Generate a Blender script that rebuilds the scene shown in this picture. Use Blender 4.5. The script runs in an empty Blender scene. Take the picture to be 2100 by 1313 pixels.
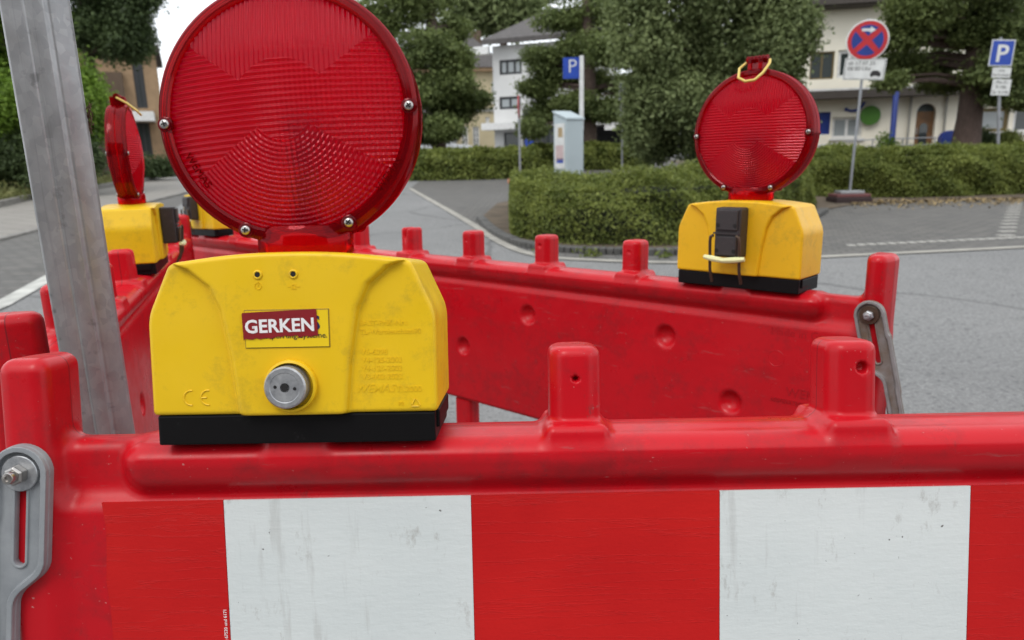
import bpy, math, random
import numpy as np
from mathutils import Matrix, Vector
R = math.radians
random.seed(7)
rng = np.random.default_rng(11)
sc = bpy.context.scene
COL = sc.collection

# ------------------------------------------------------------------ camera
CAM_H = 1.13
F, PITCH, ROLL = 1446.0, R(12.88), R(-1.36)
fw = np.array([0, math.cos(PITCH), -math.sin(PITCH)])
up = np.array([0, math.sin(PITCH), math.cos(PITCH)])
rt = np.array([1.0, 0, 0])
rt2 = math.cos(ROLL) * rt + math.sin(ROLL) * up
up2 = -math.sin(ROLL) * rt + math.cos(ROLL) * up
CP = np.array([0, 0, CAM_H])
cd = bpy.data.cameras.new('camera')
cam = bpy.data.objects.new('camera', cd)
COL.objects.link(cam)
cd.sensor_width = 36
cd.lens = F / 2100 * 36
cd.clip_start = 0.02
cd.clip_end = 2000
cam.matrix_world = Matrix(((rt2[0], up2[0], -fw[0], 0), (rt2[1], up2[1], -fw[1], 0),
                           (rt2[2], up2[2], -fw[2], CAM_H), (0, 0, 0, 1)))
cd.dof.use_dof = True
cd.dof.focus_distance = 0.54
cd.dof.aperture_fstop = 11.0
sc.camera = cam

# ------------------------------------------------------------------ world, sun, exposure
SUN_EL, SUN_AZ = R(55), R(-150)      # direction the soft sun comes from
w = bpy.data.worlds.new('World')
sc.world = w
w.use_nodes = True
nt = w.node_tree
nt.nodes.clear()
wo = nt.nodes.new('ShaderNodeOutputWorld')
bg = nt.nodes.new('ShaderNodeBackground')
sky = nt.nodes.new('ShaderNodeTexSky')
sky.sky_type = 'NISHITA'
sky.sun_disc = False
sky.sun_elevation = SUN_EL
sky.sun_rotation = SUN_AZ
tc = nt.nodes.new('ShaderNodeTexCoord')
mp = nt.nodes.new('ShaderNodeMapping')
mp.inputs['Scale'].default_value = (1.2, 1.2, 3.0)
nz = nt.nodes.new('ShaderNodeTexNoise')
nz.inputs['Scale'].default_value = 2.2
nz.inputs['Detail'].default_value = 6
cr = nt.nodes.new('ShaderNodeValToRGB')
cr.color_ramp.elements[0].position = 0.3
cr.color_ramp.elements[0].color = (0.78, 0.83, 0.88, 1)
cr.color_ramp.elements[1].position = 0.7
cr.color_ramp.elements[1].color = (1.0, 1.0, 1.0, 1)
sc_ = nt.nodes.new('ShaderNodeVectorMath')
sc_.operation = 'SCALE'
sc_.inputs['Scale'].default_value = 9.2
mx = nt.nodes.new('ShaderNodeMixRGB')
mx.inputs['Fac'].default_value = 0.9
L = nt.links.new
L(tc.outputs['Generated'], mp.inputs['Vector'])
L(mp.outputs['Vector'], nz.inputs['Vector'])
L(nz.outputs['Fac'], cr.inputs['Fac'])
L(cr.outputs['Color'], sc_.inputs[0])
L(sky.outputs['Color'], mx.inputs['Color1'])
L(sc_.outputs['Vector'], mx.inputs['Color2'])
L(mx.outputs['Color'], bg.inputs['Color'])
bg.inputs['Strength'].default_value = 0.1
L(bg.outputs['Background'], wo.inputs['Surface'])

sd = bpy.data.lights.new('sun', 'SUN')
sd.energy = 0.7
sd.angle = R(25)
sd.color = (1.0, 0.97, 0.92)
so = bpy.data.objects.new('sun', sd)
COL.objects.link(so)
dvec = Vector((math.sin(SUN_AZ) * math.cos(SUN_EL), math.cos(SUN_AZ) * math.cos(SUN_EL), math.sin(SUN_EL)))
so.rotation_euler = dvec.to_track_quat('Z', 'Y').to_euler()
so.location = (0, 0, 30)

sc.view_settings.view_transform = 'Standard'
sc.view_settings.look = 'None'
sc.view_settings.exposure = 0.86
sc.view_settings.gamma = 1
sc.view_settings.use_curve_mapping = False
sc.cycles.use_denoising = True
sc.cycles.max_bounces = 11
sc.cycles.transmission_bounces = 10
sc.cycles.transparent_max_bounces = 8
sc.cycles.diffuse_bounces = 4
sc.cycles.sample_clamp_indirect = 6
sc.cycles.caustics_reflective = False

# ------------------------------------------------------------------ helpers
GS = 0.0265


def gz(Y):
    return max(0.0, GS * (Y - 1.2))


def ray(x, y):
    return fw + rt2 * (x - 1050) / F - up2 * (y - 656.5) / F


def at(x, y, Y):
    v = ray(x, y)
    return CP + v * Y / v[1]


def gnd(x, y):
    v = ray(x, y)
    t = (-GS * 1.2 - CAM_H) / (v[2] - GS * v[1])
    return CP + v * t


def gat(x, Y):
    """ground point under pixel column x at depth Y (column taken near the horizon)"""
    p = at(x, 320, Y)
    return np.array([p[0], Y, gz(Y)])


def link(o, parent=None):
    COL.objects.link(o)
    if parent is not None:
        o.parent = parent
    return o


def tag(o, label=None, cat=None, group=None, kind=None):
    if label:
        o['label'] = label
    if cat:
        o['category'] = cat
    if group:
        o['group'] = group
    if kind:
        o['kind'] = kind
    return o


def thing(name, label, cat, loc=(0, 0, 0), rz=0, group=None):
    o = bpy.data.objects.new(name, None)
    o.empty_display_size = 0.1
    link(o)
    o.location = [float(v) for v in loc]
    o.rotation_euler = (0, 0, rz)
    return tag(o, label, cat, group)


def npmesh(name, V, Fq, mat=None, smooth=False, normals=None):
    """mesh from numpy verts and (n,k) faces"""
    V = np.asarray(V, dtype=np.float32)
    Fq = np.asarray(Fq, dtype=np.int32)
    me = bpy.data.meshes.new(name)
    n, k = Fq.shape
    me.vertices.add(len(V))
    me.vertices.foreach_set('co', V.ravel())
    me.loops.add(n * k)
    me.loops.foreach_set('vertex_index', Fq.ravel())
    me.polygons.add(n)
    me.polygons.foreach_set('loop_start', np.arange(0, n * k, k, dtype=np.int32))
    me.polygons.foreach_set('loop_total', np.full(n, k, dtype=np.int32))
    me.update(calc_edges=True)
    if smooth:
        me.polygons.foreach_set('use_smooth', np.ones(n, dtype=bool))
    if normals is not None:
        me.normals_split_custom_set_from_vertices(np.asarray(normals, dtype=np.float32).tolist())
    if mat is not None:
        me.materials.append(mat)
    return me


class MB:
    """collects shapes into one mesh"""

    def __init__(s):
        s.v, s.f = [], []

    def poly(s, pts, faces):
        b = len(s.v)
        s.v += [tuple(float(c) for c in p) for p in pts]
        s.f += [tuple(b + i for i in f) for f in faces]
        return s

    def box(s, x0, x1, y0, y1, z0, z1, M=None):
        p = [(x0, y0, z0), (x1, y0, z0), (x1, y1, z0), (x0, y1, z0), (x0, y0, z1), (x1, y0, z1), (x1, y1, z1), (x0, y1, z1)]
        if M is not None:
            p = [tuple(M @ Vector(q)) for q in p]
        return s.poly(p, [(0, 3, 2, 1), (4, 5, 6, 7), (0, 1, 5, 4), (1, 2, 6, 5), (2, 3, 7, 6), (3, 0, 4, 7)])

    def lathe(s, prof, n=32, axis='z', cap=True, M=None, a0=0.0):
        """profile of (radius, height) revolved about an axis"""
        pts = []
        for r_, h in prof:
            for i in range(n):
                a = a0 + 2 * math.pi * i / n
                c, t = r_ * math.cos(a), r_ * math.sin(a)
                p = {'z': (c, t, h), 'y': (t, h, c), 'x': (h, c, t)}[axis]
                pts.append(tuple(M @ Vector(p)) if M is not None else p)
        fs = []
        m = len(prof)
        for j in range(m - 1):
            for i in range(n):
                i2 = (i + 1) % n
                fs.append((j * n + i, j * n + i2, (j + 1) * n + i2, (j + 1) * n + i))
        if cap:
            fs.append(tuple(range(n - 1, -1, -1)))
            fs.append(tuple((m - 1) * n + i for i in range(n)))
        return s.poly(pts, fs)

    def ring(s, prof, n=64, axis='y'):
        """closed profile revolved (torus-like)"""
        s.lathe(prof + [prof[0]], n, axis, cap=False)
        return s

    def tube(s, path, rad, n=8, caps=True):
        path = [Vector([float(c) for c in p]) for p in path]
        rad = rad if hasattr(rad, '__len__') else [rad] * len(path)
        rings = []
        prev = None
        for i, p in enumerate(path):
            t = (path[min(i + 1, len(path) - 1)] - path[max(i - 1, 0)]).normalized()
            ref = prev if prev is not None else (Vector((0, 0, 1)) if abs(t.z) < 0.9 else Vector((1, 0, 0)))
            a = t.cross(ref).normalized()
            b = a.cross(t).normalized()
            prev = b
            rings.append([p + (a * math.cos(2 * math.pi * k / n) + b * math.sin(2 * math.pi * k / n)) * rad[i] for k in range(n)])
        pts = [q for r_ in rings for q in r_]
        fs = []
        for j in range(len(path) - 1):
            for k in range(n):
                k2 = (k + 1) % n
                fs.append((j * n + k, j * n + k2, (j + 1) * n + k2, (j + 1) * n + k))
        if caps:
            fs.append(tuple(range(n - 1, -1, -1)))
            fs.append(tuple((len(path) - 1) * n + k for k in range(n)))
        return s.poly(pts, fs)

    def prism(s, outline, y0, y1, flip=False):
        """outline of (x,z) extruded along y from y0 (front) to y1"""
        n = len(outline)
        pts = [(x, y0, z) for x, z in outline] + [(x, y1, z) for x, z in outline]
        fs = [tuple(range(n)), tuple(range(2 * n - 1, n - 1, -1))]
        for i in range(n):
            j = (i + 1) % n
            fs.append((i, i + n, j + n, j))
        return s.poly(pts, fs)

    def mesh(s, name, mat, smooth=False, bevel=0):
        me = bpy.data.meshes.new(name)
        me.from_pydata(s.v, [], s.f)
        me.update()
        import bmesh
        bm = bmesh.new()
        bm.from_mesh(me)
        bmesh.ops.recalc_face_normals(bm, faces=bm.faces)
        if bevel:
            bmesh.ops.bevel(bm, geom=[e for e in bm.edges if len(e.link_faces) == 2 and e.calc_face_angle(0) > 0.5],
                            offset=bevel, segments=2, profile=0.6, affect='EDGES', clamp_overlap=True)
        bm.to_mesh(me)
        bm.free()
        if smooth:
            me.polygons.foreach_set('use_smooth', [True] * len(me.polygons))
            try:
                me.set_sharp_from_angle(angle=R(40))
            except Exception:
                pass
        me.materials.append(mat)
        return me

    def obj(s, name, mat, parent=None, smooth=False, bevel=0, loc=(0, 0, 0)):
        o = bpy.data.objects.new(name, s.mesh(name, mat, smooth, bevel))
        o.location = [float(v) for v in loc]
        return link(o, parent)


def add(name, me, parent=None, loc=(0, 0, 0)):
    o = bpy.data.objects.new(name, me)
    o.location = [float(v) for v in loc]
    return link(o, parent)


def text_mesh(name, s, size, mat, ext=0.0003, bold=0.0, shear=0.0, spacing=1.0, align='LEFT'):
    """lettering standing in the x/z plane, facing -y, baseline at z=0"""
    c = bpy.data.curves.new(name, 'FONT')
    c.body = s
    c.size = size
    c.extrude = ext
    c.offset = bold
    c.shear = shear
    c.space_character = spacing
    c.align_x = align
    c.resolution_u = 3
    o = bpy.data.objects.new(name, c)
    COL.objects.link(o)
    dg = bpy.context.evaluated_depsgraph_get()
    me = bpy.data.meshes.new_from_object(o.evaluated_get(dg))
    bpy.data.objects.remove(o)
    me.transform(Matrix.Rotation(R(90), 4, 'X'))
    me.materials.clear()
    me.materials.append(mat)
    me.name = name
    return me


# ------------------------------------------------------------------ signed distance shapes -> mesh
def rbox(x, y, z, c, h, r_):
    qx, qy, qz = abs(x - c[0]) - (h[0] - r_), abs(y - c[1]) - (h[1] - r_), abs(z - c[2]) - (h[2] - r_)
    o = np.sqrt(np.maximum(qx, 0) ** 2 + np.maximum(qy, 0) ** 2 + np.maximum(qz, 0) ** 2)
    return o + np.minimum(np.maximum(np.maximum(qx, qy), qz), 0) - r_


def smin(a, b, k):
    h = np.clip(0.5 + 0.5 * (b - a) / k, 0, 1)
    return b * (1 - h) + a * h - k * h * (1 - h)


def smax(a, b, k):
    return -smin(-a, -b, k)


def surface_nets(fn, lo, hi, h):
    ax = [np.arange(lo[i], hi[i] + h, h, dtype=np.float32) for i in range(3)]
    X, Y, Z = np.meshgrid(*ax, indexing='ij', sparse=True)
    v = fn(X, Y, Z).astype(np.float32)
    v = np.broadcast_to(v, (len(ax[0]), len(ax[1]), len(ax[2])))
    s = v < 0
    cnt = np.zeros(tuple(n - 1 for n in v.shape), np.int8)
    for a in (0, 1):
        for b in (0, 1):
            for c in (0, 1):
                cnt += s[a:v.shape[0] - 1 + a, b:v.shape[1] - 1 + b, c:v.shape[2] - 1 + c]
    act = (cnt > 0) & (cnt < 8)
    I, J, K = np.nonzero(act)
    idx = np.full(act.shape, -1, np.int64)
    idx[I, J, K] = np.arange(len(I))
    corner = {(a, b, c): v[I + a, J + b, K + c] for a in (0, 1) for b in (0, 1) for c in (0, 1)}
    acc = np.zeros((len(I), 3), np.float64)
    num = np.zeros(len(I))
    for axis in range(3):
        for p in (0, 1):
            for q in (0, 1):
                c0 = [p, q]
                c0.insert(axis, 0)
                c1 = list(c0)
                c1[axis] = 1
                v0, v1 = corner[tuple(c0)], corner[tuple(c1)]
                m = (v0 < 0) != (v1 < 0)
                t = np.where(m, v0 / np.where(m, v0 - v1, 1), 0)
                pos = np.zeros((len(I), 3))
                for d in range(3):
                    pos[:, d] = c0[d]
                pos[:, axis] = t
                acc += pos * m[:, None]
                num += m
    P = acc / num[:, None] + np.stack([I, J, K], 1)
    P = P * h + np.array(lo)
    faces = []
    for axis in range(3):
        o1, o2 = [(1, 2), (2, 0), (0, 1)][axis]
        sl0 = [slice(None)] * 3
        sl1 = [slice(None)] * 3
        sl0[axis] = slice(0, -1)
        sl1[axis] = slice(1, None)
        a, b = s[tuple(sl0)], s[tuple(sl1)]
        E_ = np.stack(np.nonzero(a != b), 1)
        inside = a[tuple(E_.T)]
        ok = np.ones(len(E_), bool)
        for o in (o1, o2):
            ok &= (E_[:, o] > 0) & (E_[:, o] < v.shape[o] - 1)
        E_, inside = E_[ok], inside[ok]
        q = []
        for d1, d2 in ((-1, -1), (0, -1), (0, 0), (-1, 0)):
            e = E_.copy()
            e[:, o1] += d1
            e[:, o2] += d2
            q.append(idx[tuple(e.T)])
        q = np.stack(q, 1)
        q[~inside] = q[~inside][:, ::-1]
        faces.append(q)
    Fq = np.concatenate(faces)
    e = h * 0.35
    x, y, z = P[:, 0], P[:, 1], P[:, 2]
    N = np.stack([fn(x + e, y, z) - fn(x - e, y, z), fn(x, y + e, z) - fn(x, y - e, z), fn(x, y, z + e) - fn(x, y, z - e)], 1)
    N /= np.linalg.norm(N, axis=1, keepdims=True) + 1e-12
    return P, Fq, N


def submesh(name, P, Fq, N, sel, mat):
    f = Fq[sel]
    u, inv = np.unique(f, return_inverse=True)
    return npmesh(name, P[u], inv.reshape(f.shape), mat, True, N[u])


# ------------------------------------------------------------------ materials
class Mat:
    def __init__(s, name, color=(0.5, 0.5, 0.5), rough=0.5, metal=0.0, spec=0.5):
        s.m = bpy.data.materials.new(name)
        s.m.use_nodes = True
        s.t = s.m.node_tree
        s.b = s.t.nodes['Principled BSDF']
        s.b.inputs['Base Color'].default_value = (*color, 1)
        s.b.inputs['Roughness'].default_value = rough
        s.b.inputs['Metallic'].default_value = metal
        s.b.inputs['Specular IOR Level'].default_value = spec
        s.col = None
        s.color = color
        s.tc = s.t.nodes.new('ShaderNodeTexCoord')
        s.h = None

    def n(s, typ, **kw):
        n = s.t.nodes.new('ShaderNode' + typ)
        for k, v in kw.items():
            if k in n.inputs:
                n.inputs[k].default_value = v
            else:
                setattr(n, k, v)
        return n

    def l(s, a, b):
        s.t.links.new(a, b)

    def vec(s, scale=(1, 1, 1), rot=(0, 0, 0), coord='Object'):
        m = s.n('Mapping')
        m.inputs['Scale'].default_value = scale
        m.inputs['Rotation'].default_value = rot
        s.l(s.tc.outputs[coord], m.inputs['Vector'])
        return m.outputs['Vector']

    def noise(s, scale, detail=4, vscale=(1, 1, 1), rough=0.5, rot=(0, 0, 0), coord='Object'):
        n = s.n('TexNoise')
        n.inputs['Scale'].default_value = scale
        n.inputs['Detail'].default_value = detail
        n.inputs['Roughness'].default_value = rough
        s.l(s.vec(vscale, rot, coord), n.inputs['Vector'])
        return n.outputs['Fac']

    def ramp(s, fac, stops):
        r_ = s.n('ValToRGB')
        e = r_.color_ramp.elements
        while len(e) < len(stops):
            e.new(0.5)
        for el, (p, c) in zip(e, stops):
            el.position = p
            el.color = (*c, 1) if hasattr(c, '__len__') else (c, c, c, 1)
        s.l(fac, r_.inputs['Fac'])
        return r_.outputs['Color']

    def mix(s, fac, a, b, mode='MIX'):
        m = s.n('MixRGB')
        m.blend_type = mode
        for sock, v in ((m.inputs['Fac'], fac), (m.inputs['Color1'], a), (m.inputs['Color2'], b)):
            if hasattr(v, 'links') or isinstance(v, bpy.types.NodeSocket):
                s.l(v, sock)
            elif hasattr(v, '__len__'):
                sock.default_value = (*v, 1)
            else:
                sock.default_value = v
        return m.outputs['Color']

    def base(s, sock):
        s.l(sock, s.b.inputs['Base Color'])
        s.col = sock
        return s

    def wear(s, fac, color):
        return s.base(s.mix(fac, s.col if s.col is not None else s.color, color))

    def rough(s, sock):
        s.l(sock, s.b.inputs['Roughness'])
        return s

    def bump(s, sock, strength=0.3, dist=0.001):
        b = s.n('Bump')
        b.inputs['Strength'].default_value = strength
        b.inputs['Distance'].default_value = dist
        s.l(sock, b.inputs['Height'])
        if s.h is not None:
            s.l(s.h, b.inputs['Normal'])
        s.h = b.outputs['Normal']
        s.l(s.h, s.b.inputs['Normal'])
        return s


def plain(name, color, rough=0.5, metal=0.0, var=0.12, scale=8.0, bump=0.0):
    m = Mat(name, color, rough, metal)
    n = m.noise(scale, 5)
    lo = tuple(c * (1 - var) for c in color)
    hi = tuple(min(1, c * (1 + var)) for c in color)
    m.base(m.ramp(n, [(0.3, lo), (0.7, hi)]))
    if bump:
        m.bump(m.noise(scale * 8, 4), bump, 0.002)
    return m.m


def red_plastic(name, color):
    m = Mat(name, color, 0.36, 0, 0.30)
    n = m.noise(9, 4)
    m.base(m.ramp(n, [(0.25, tuple(c * 0.9 for c in color)), (0.75, tuple(c * 1.05 for c in color))]))
    # greyish scuffs, fine scratches and pale specks
    sc1 = m.ramp(m.noise(26, 8, (1, 1, 1), 0.75), [(0.50, 0.0), (0.72, 0.55)])
    m.wear(sc1, (0.19, 0.016, 0.02))
    m.wear(m.ramp(m.noise(70, 8, (1, 1, 0.5), 0.8), [(0.60, 0.0), (0.70, 0.55)]), (0.12, 0.035, 0.035))
    sc2 = m.ramp(m.noise(60, 6, (0.25, 1, 2.2), 0.7, (0, 0.5, 0)), [(0.63, 0.0), (0.71, 0.6)])
    m.wear(sc2, (0.36, 0.10, 0.10))
    sp = m.ramp(m.noise(330, 2, (1, 1, 1), 0.5), [(0.725, 0.0), (0.78, 0.5)])
    m.wear(sp, (0.5, 0.3, 0.28))
    sx = m.n('SeparateXYZ')
    m.l(m.tc.outputs['Object'], sx.inputs[0])
    ab = m.n('Math', operation='ABSOLUTE')
    m.l(sx.outputs['Y'], ab.inputs[0])
    ml = m.n('Math', operation='MULTIPLY')
    m.l(ab.outputs[0], ml.inputs[0])
    ml.inputs[1].default_value = 100.0
    seam = m.ramp(ml.outputs[0], [(0.03, 0.75), (0.075, 0.0)])
    m.wear(seam, (0.13, 0.012, 0.016))
    m.rough(m.ramp(m.noise(20, 6, (1, 1, 1), 0.7), [(0.3, 0.24), (0.7, 0.42)]))
    m.bump(m.noise(420, 3), 0.06, 0.0006)
    m.bump(m.noise(28, 3), 0.12, 0.002)
    return m.m


RED = red_plastic('red_barrier_plastic', (0.52, 0.0050, 0.0125))
m = Mat('red_reflective_sheet', (0.47, 0.013, 0.011), 0.42, 0, 0.2)
m.base(m.ramp(m.noise(12, 4), [(0.3, (0.47, 0.009, 0.010)), (0.7, (0.55, 0.013, 0.012))]))
m.wear(m.ramp(m.noise(45, 7, (1, 1, 1), 0.75), [(0.62, 0.0), (0.74, 0.4)]), (0.16, 0.03, 0.025))
m.bump(m.noise(110, 4, (0.6, 1, 2.2), 0.6), 0.20, 0.0010)
m.bump(m.ramp(m.noise(13, 5, (0.5, 1, 9), 0.6), [(0.485, 0.0), (0.5, 1.0), (0.515, 0.0)]), 0.30, 0.0008)
m.bump(m.noise(300, 3), 0.15, 0.0005)
REDSHEET = m.m
m = Mat('white_reflective_sheet', (0.66, 0.70, 0.69), 0.4, 0, 0.3)
m.base(m.ramp(m.noise(10, 5), [(0.3, (0.61, 0.65, 0.645)), (0.7, (0.69, 0.72, 0.71))]))
m.wear(m.ramp(m.noise(34, 8, (1.4, 1, 0.6), 0.78), [(0.585, 0.0), (0.69, 0.6)]), (0.30, 0.28, 0.25))
m.wear(m.ramp(m.noise(150, 3, (1, 1, 1), 0.6), [(0.715, 0.0), (0.75, 0.9)]), (0.07, 0.06, 0.055))
m.wear(m.ramp(m.noise(16, 6, (3.2, 1, 0.35), 0.6, (0, 0.25, 0)), [(0.59, 0.0), (0.66, 0.30)]), (0.36, 0.35, 0.33))
m.bump(m.noise(110, 4, (0.6, 1, 2.2), 0.6), 0.26, 0.0010)
m.bump(m.noise(240, 3), 0.3, 0.0006)
WHITESHEET = m.m


def yellow_plastic(name, color):
    m = Mat(name, color, 0.38, 0, 0.30)
    m.base(m.ramp(m.noise(14, 4), [(0.3, tuple(c * 0.95 for c in color)), (0.7, tuple(c * 1.02 for c in color))]))
    m.wear(m.ramp(m.noise(38, 8, (1, 1, 1), 0.78), [(0.52, 0.0), (0.74, 0.55)]), (0.36, 0.235, 0.03))
    m.wear(m.ramp(m.noise(200, 3, (1, 1, 1), 0.6), [(0.745, 0.0), (0.78, 0.8)]), (0.07, 0.05, 0.02))
    m.rough(m.ramp(m.noise(30, 6, (1, 1, 1), 0.7), [(0.3, 0.30), (0.7, 0.50)]))
    m.bump(m.noise(500, 2), 0.07, 0.0004)
    m.b.inputs['Subsurface Weight'].default_value = 0.12
    m.b.inputs['Subsurface Radius'].default_value = (0.004, 0.003, 0.0008)
    return m.m


YELLOW = yellow_plastic('lemon_yellow_plastic', (0.80, 0.51, 0.012))
YELLOW2 = yellow_plastic('faded_yellow_plastic', (0.82, 0.47, 0.012))
m = Mat('black_plastic', (0.005, 0.0045, 0.005), 0.45, 0, 0.15)
m.wear(m.ramp(m.noise(90, 6, (1, 1, 1), 0.75), [(0.64, 0.0), (0.78, 0.4)]), (0.08, 0.08, 0.08))
BLACK = m.m
m = Mat('clamp_black', (0.03, 0.025, 0.026), 0.5)
m.wear(m.ramp(m.noise(120, 6, (1, 1, 1), 0.75), [(0.55, 0.0), (0.75, 0.5)]), (0.12, 0.10, 0.10))
CLAMP = m.m


def lens_material(name, clear, body, fac):
    m = Mat(name)
    t = m.t
    t.nodes.remove(m.b)
    out = [n for n in t.nodes if n.type == 'OUTPUT_MATERIAL'][0]
    g = m.n('BsdfGlass')
    g.inputs['Color'].default_value = (*clear, 1)
    g.inputs['Roughness'].default_value = 0.10
    g.inputs['IOR'].default_value = 1.47
    d = m.n('BsdfPrincipled')
    d.inputs['Base Color'].default_value = (*body, 1)
    d.inputs['Roughness'].default_value = 0.10
    d.inputs['Specular IOR Level'].default_value = 1.0
    tr = m.n('BsdfTranslucent')
    tr.inputs['Color'].default_value = (*body, 1)
    a = m.n('MixShader')
    a.inputs[0].default_value = 0.65
    b = m.n('MixShader')
    b.inputs[0].default_value = fac
    m.l(d.outputs[0], a.inputs[1])
    m.l(tr.outputs[0], a.inputs[2])
    m.l(g.outputs[0], b.inputs[1])
    m.l(a.outputs[0], b.inputs[2])
    m.l(b.outputs[0], out.inputs['Surface'])
    return m.m


LENS = lens_material('red_lens_plastic', (1.0, 0.05, 0.14), (0.86, 0.0022, 0.050), 0.42)
NECKMAT = lens_material('red_neck_plastic', (1.0, 0.10, 0.14), (0.6, 0.003, 0.02), 0.18)
RIM = lens_material('red_rim_plastic', (0.86, 0.03, 0.06), (0.36, 0.003, 0.014), 0.42)

m = Mat('zinc_steel', (0.47, 0.48, 0.49), 0.42, 0.75)
m.base(m.ramp(m.noise(90, 6, (1, 1, 1), 0.7), [(0.35, (0.30, 0.31, 0.33)), (0.65, (0.56, 0.57, 0.58))]))
m.bump(m.noise(240, 4), 0.2, 0.0004)
ZINC = m.m
CHROME = Mat('bright_screw_steel', (0.42, 0.40, 0.38), 0.28, 1.0).m
DARK = plain('dark_hollow', (0.008, 0.007, 0.007), 0.8)
m = Mat('galvanised_post', (0.2, 0.205, 0.21), 0.5, 0.55, 0.5)
m.base(m.ramp(m.noise(22, 6, (1, 1, 1), 0.65), [(0.3, (0.27, 0.277, 0.285)), (0.7, (0.36, 0.367, 0.375))]))
vz_ = m.n('TexVoronoi')
vz_.inputs['Scale'].default_value = 190
m.l(m.vec((1, 1, 0.6)), vz_.inputs['Vector'])
m.wear(m.ramp(vz_.outputs['Color'], [(0.3, 0.0), (0.9, 0.4)]), (0.46, 0.465, 0.47))
m.wear(m.ramp(m.noise(4, 5, (45, 45, 0.8), 0.7), [(0.56, 0.0), (0.68, 0.40)]), (0.38, 0.385, 0.39))
m.wear(m.ramp(m.noise(3, 5, (40, 40, 0.6), 0.7), [(0.56, 0.0), (0.70, 0.45)]), (0.11, 0.112, 0.115))
m.wear(m.ramp(m.noise(60, 5), [(0.64, 0.0), (0.72, 0.5)]), (0.10, 0.10, 0.10))
m.bump(m.noise(60, 4, (1, 1, 3.0), 0.6), 0.12, 0.001)
m.rough(m.ramp(m.noise(40, 5), [(0.3, 0.30), (0.7, 0.50)]))
GALV = m.m
m = Mat('grey_strap_plastic', (0.26, 0.275, 0.29), 0.45)
m.base(m.ramp(m.noise(30, 6, (1, 1, 1), 0.65), [(0.3, (0.21, 0.225, 0.24)), (0.7, (0.31, 0.325, 0.34))]))
m.wear(m.ramp(m.noise(70, 7, (1, 1, 1), 0.75), [(0.6, 0.0), (0.75, 0.6)]), (0.13, 0.12, 0.11))
m.bump(m.noise(260, 3), 0.12, 0.0005)
STRAP = m.m
m = Mat('rusty_strap', (0.24, 0.24, 0.245), 0.5)
m.base(m.ramp(m.noise(45, 6, (1, 1, 1), 0.7), [(0.35, (0.19, 0.185, 0.18)), (0.75, (0.29, 0.29, 0.295))]))
sx = m.n('SeparateXYZ')
m.l(m.tc.outputs['Object'], sx.inputs[0])
ml = m.n('Math', operation='MULTIPLY')
m.l(sx.outputs['Y'], ml.inputs[0])
ml.inputs[1].default_value = -100.0
rec = m.ramp(ml.outputs[0], [(0.50, 0.8), (0.62, 0.0)])
dn = m.ramp(m.noise(30, 5, (1, 1, 1), 0.7), [(0.35, 0.2), (0.6, 1.0)])
m.wear(m.mix(1.0, rec, dn, 'MULTIPLY'), (0.13, 0.085, 0.045))
STRAPRUST = m.m
ROD = plain('brown_steel_rod', (0.10, 0.07, 0.05), 0.45, 0.7)
PALEYEL = plain('pale_yellow_plate', (0.72, 0.72, 0.38), 0.5)
BAILYEL = plain('yellow_bail_wire', (0.72, 0.52, 0.12), 0.45)
STICKRED = plain('dark_red_sticker', (0.23, 0.012, 0.016), 0.35, scale=60)
m = Mat('white_sticker_print', (0.8, 0.78, 0.78), 0.4)
m.wear(m.ramp(m.noise(160, 6, (1, 1, 1), 0.7), [(0.6, 0.0), (0.68, 0.5)]), (0.4, 0.25, 0.26))
WHITEPRINT = m.m
BLUEPRINT = plain('dark_blue_print', (0.02, 0.025, 0.09), 0.4)
BLACKPRINT = plain('black_print', (0.02, 0.018, 0.018), 0.5)
LABELYEL = plain('label_yellow', (0.84, 0.58, 0.015), 0.3)

# ground materials (object = world coordinates)
m = Mat('asphalt', (0.12, 0.12, 0.12), 0.85)
m.base(m.ramp(m.noise(0.5, 6), [(0.3, (0.145, 0.146, 0.145)), (0.7, (0.195, 0.195, 0.192))]))
m.wear(m.ramp(m.noise(90, 3), [(0.45, 0.0), (0.65, 0.75)]), (0.28, 0.28, 0.275))
m.wear(m.ramp(m.noise(45, 4), [(0.54, 0.0), (0.66, 0.75)]), (0.075, 0.075, 0.077))
m.wear(m.ramp(m.noise(1.7, 7, (1, 1, 1), 0.7), [(0.5, 0.0), (0.75, 0.35)]), (0.10, 0.10, 0.10))
vo = m.n('TexVoronoi')
vo.feature = 'DISTANCE_TO_EDGE'
vo.inputs['Scale'].default_value = 0.45
nzv = m.n('TexNoise')
nzv.inputs['Scale'].default_value = 1.5
nzv.inputs['Detail'].default_value = 6
m.l(m.tc.outputs['Object'], nzv.inputs['Vector'])
adv = m.n('MixRGB')
adv.inputs['Fac'].default_value = 0.35
m.l(m.tc.outputs['Object'], adv.inputs['Color1'])
m.l(nzv.outputs['Color'], adv.inputs['Color2'])
m.l(adv.outputs['Color'], vo.inputs['Vector'])
m.wear(m.ramp(vo.outputs['Distance'], [(0.004, 0.5), (0.012, 0.0)]), (0.05, 0.05, 0.05))
m.bump(m.noise(160, 3), 0.5, 0.004)
ASPHALT = m.m


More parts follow.
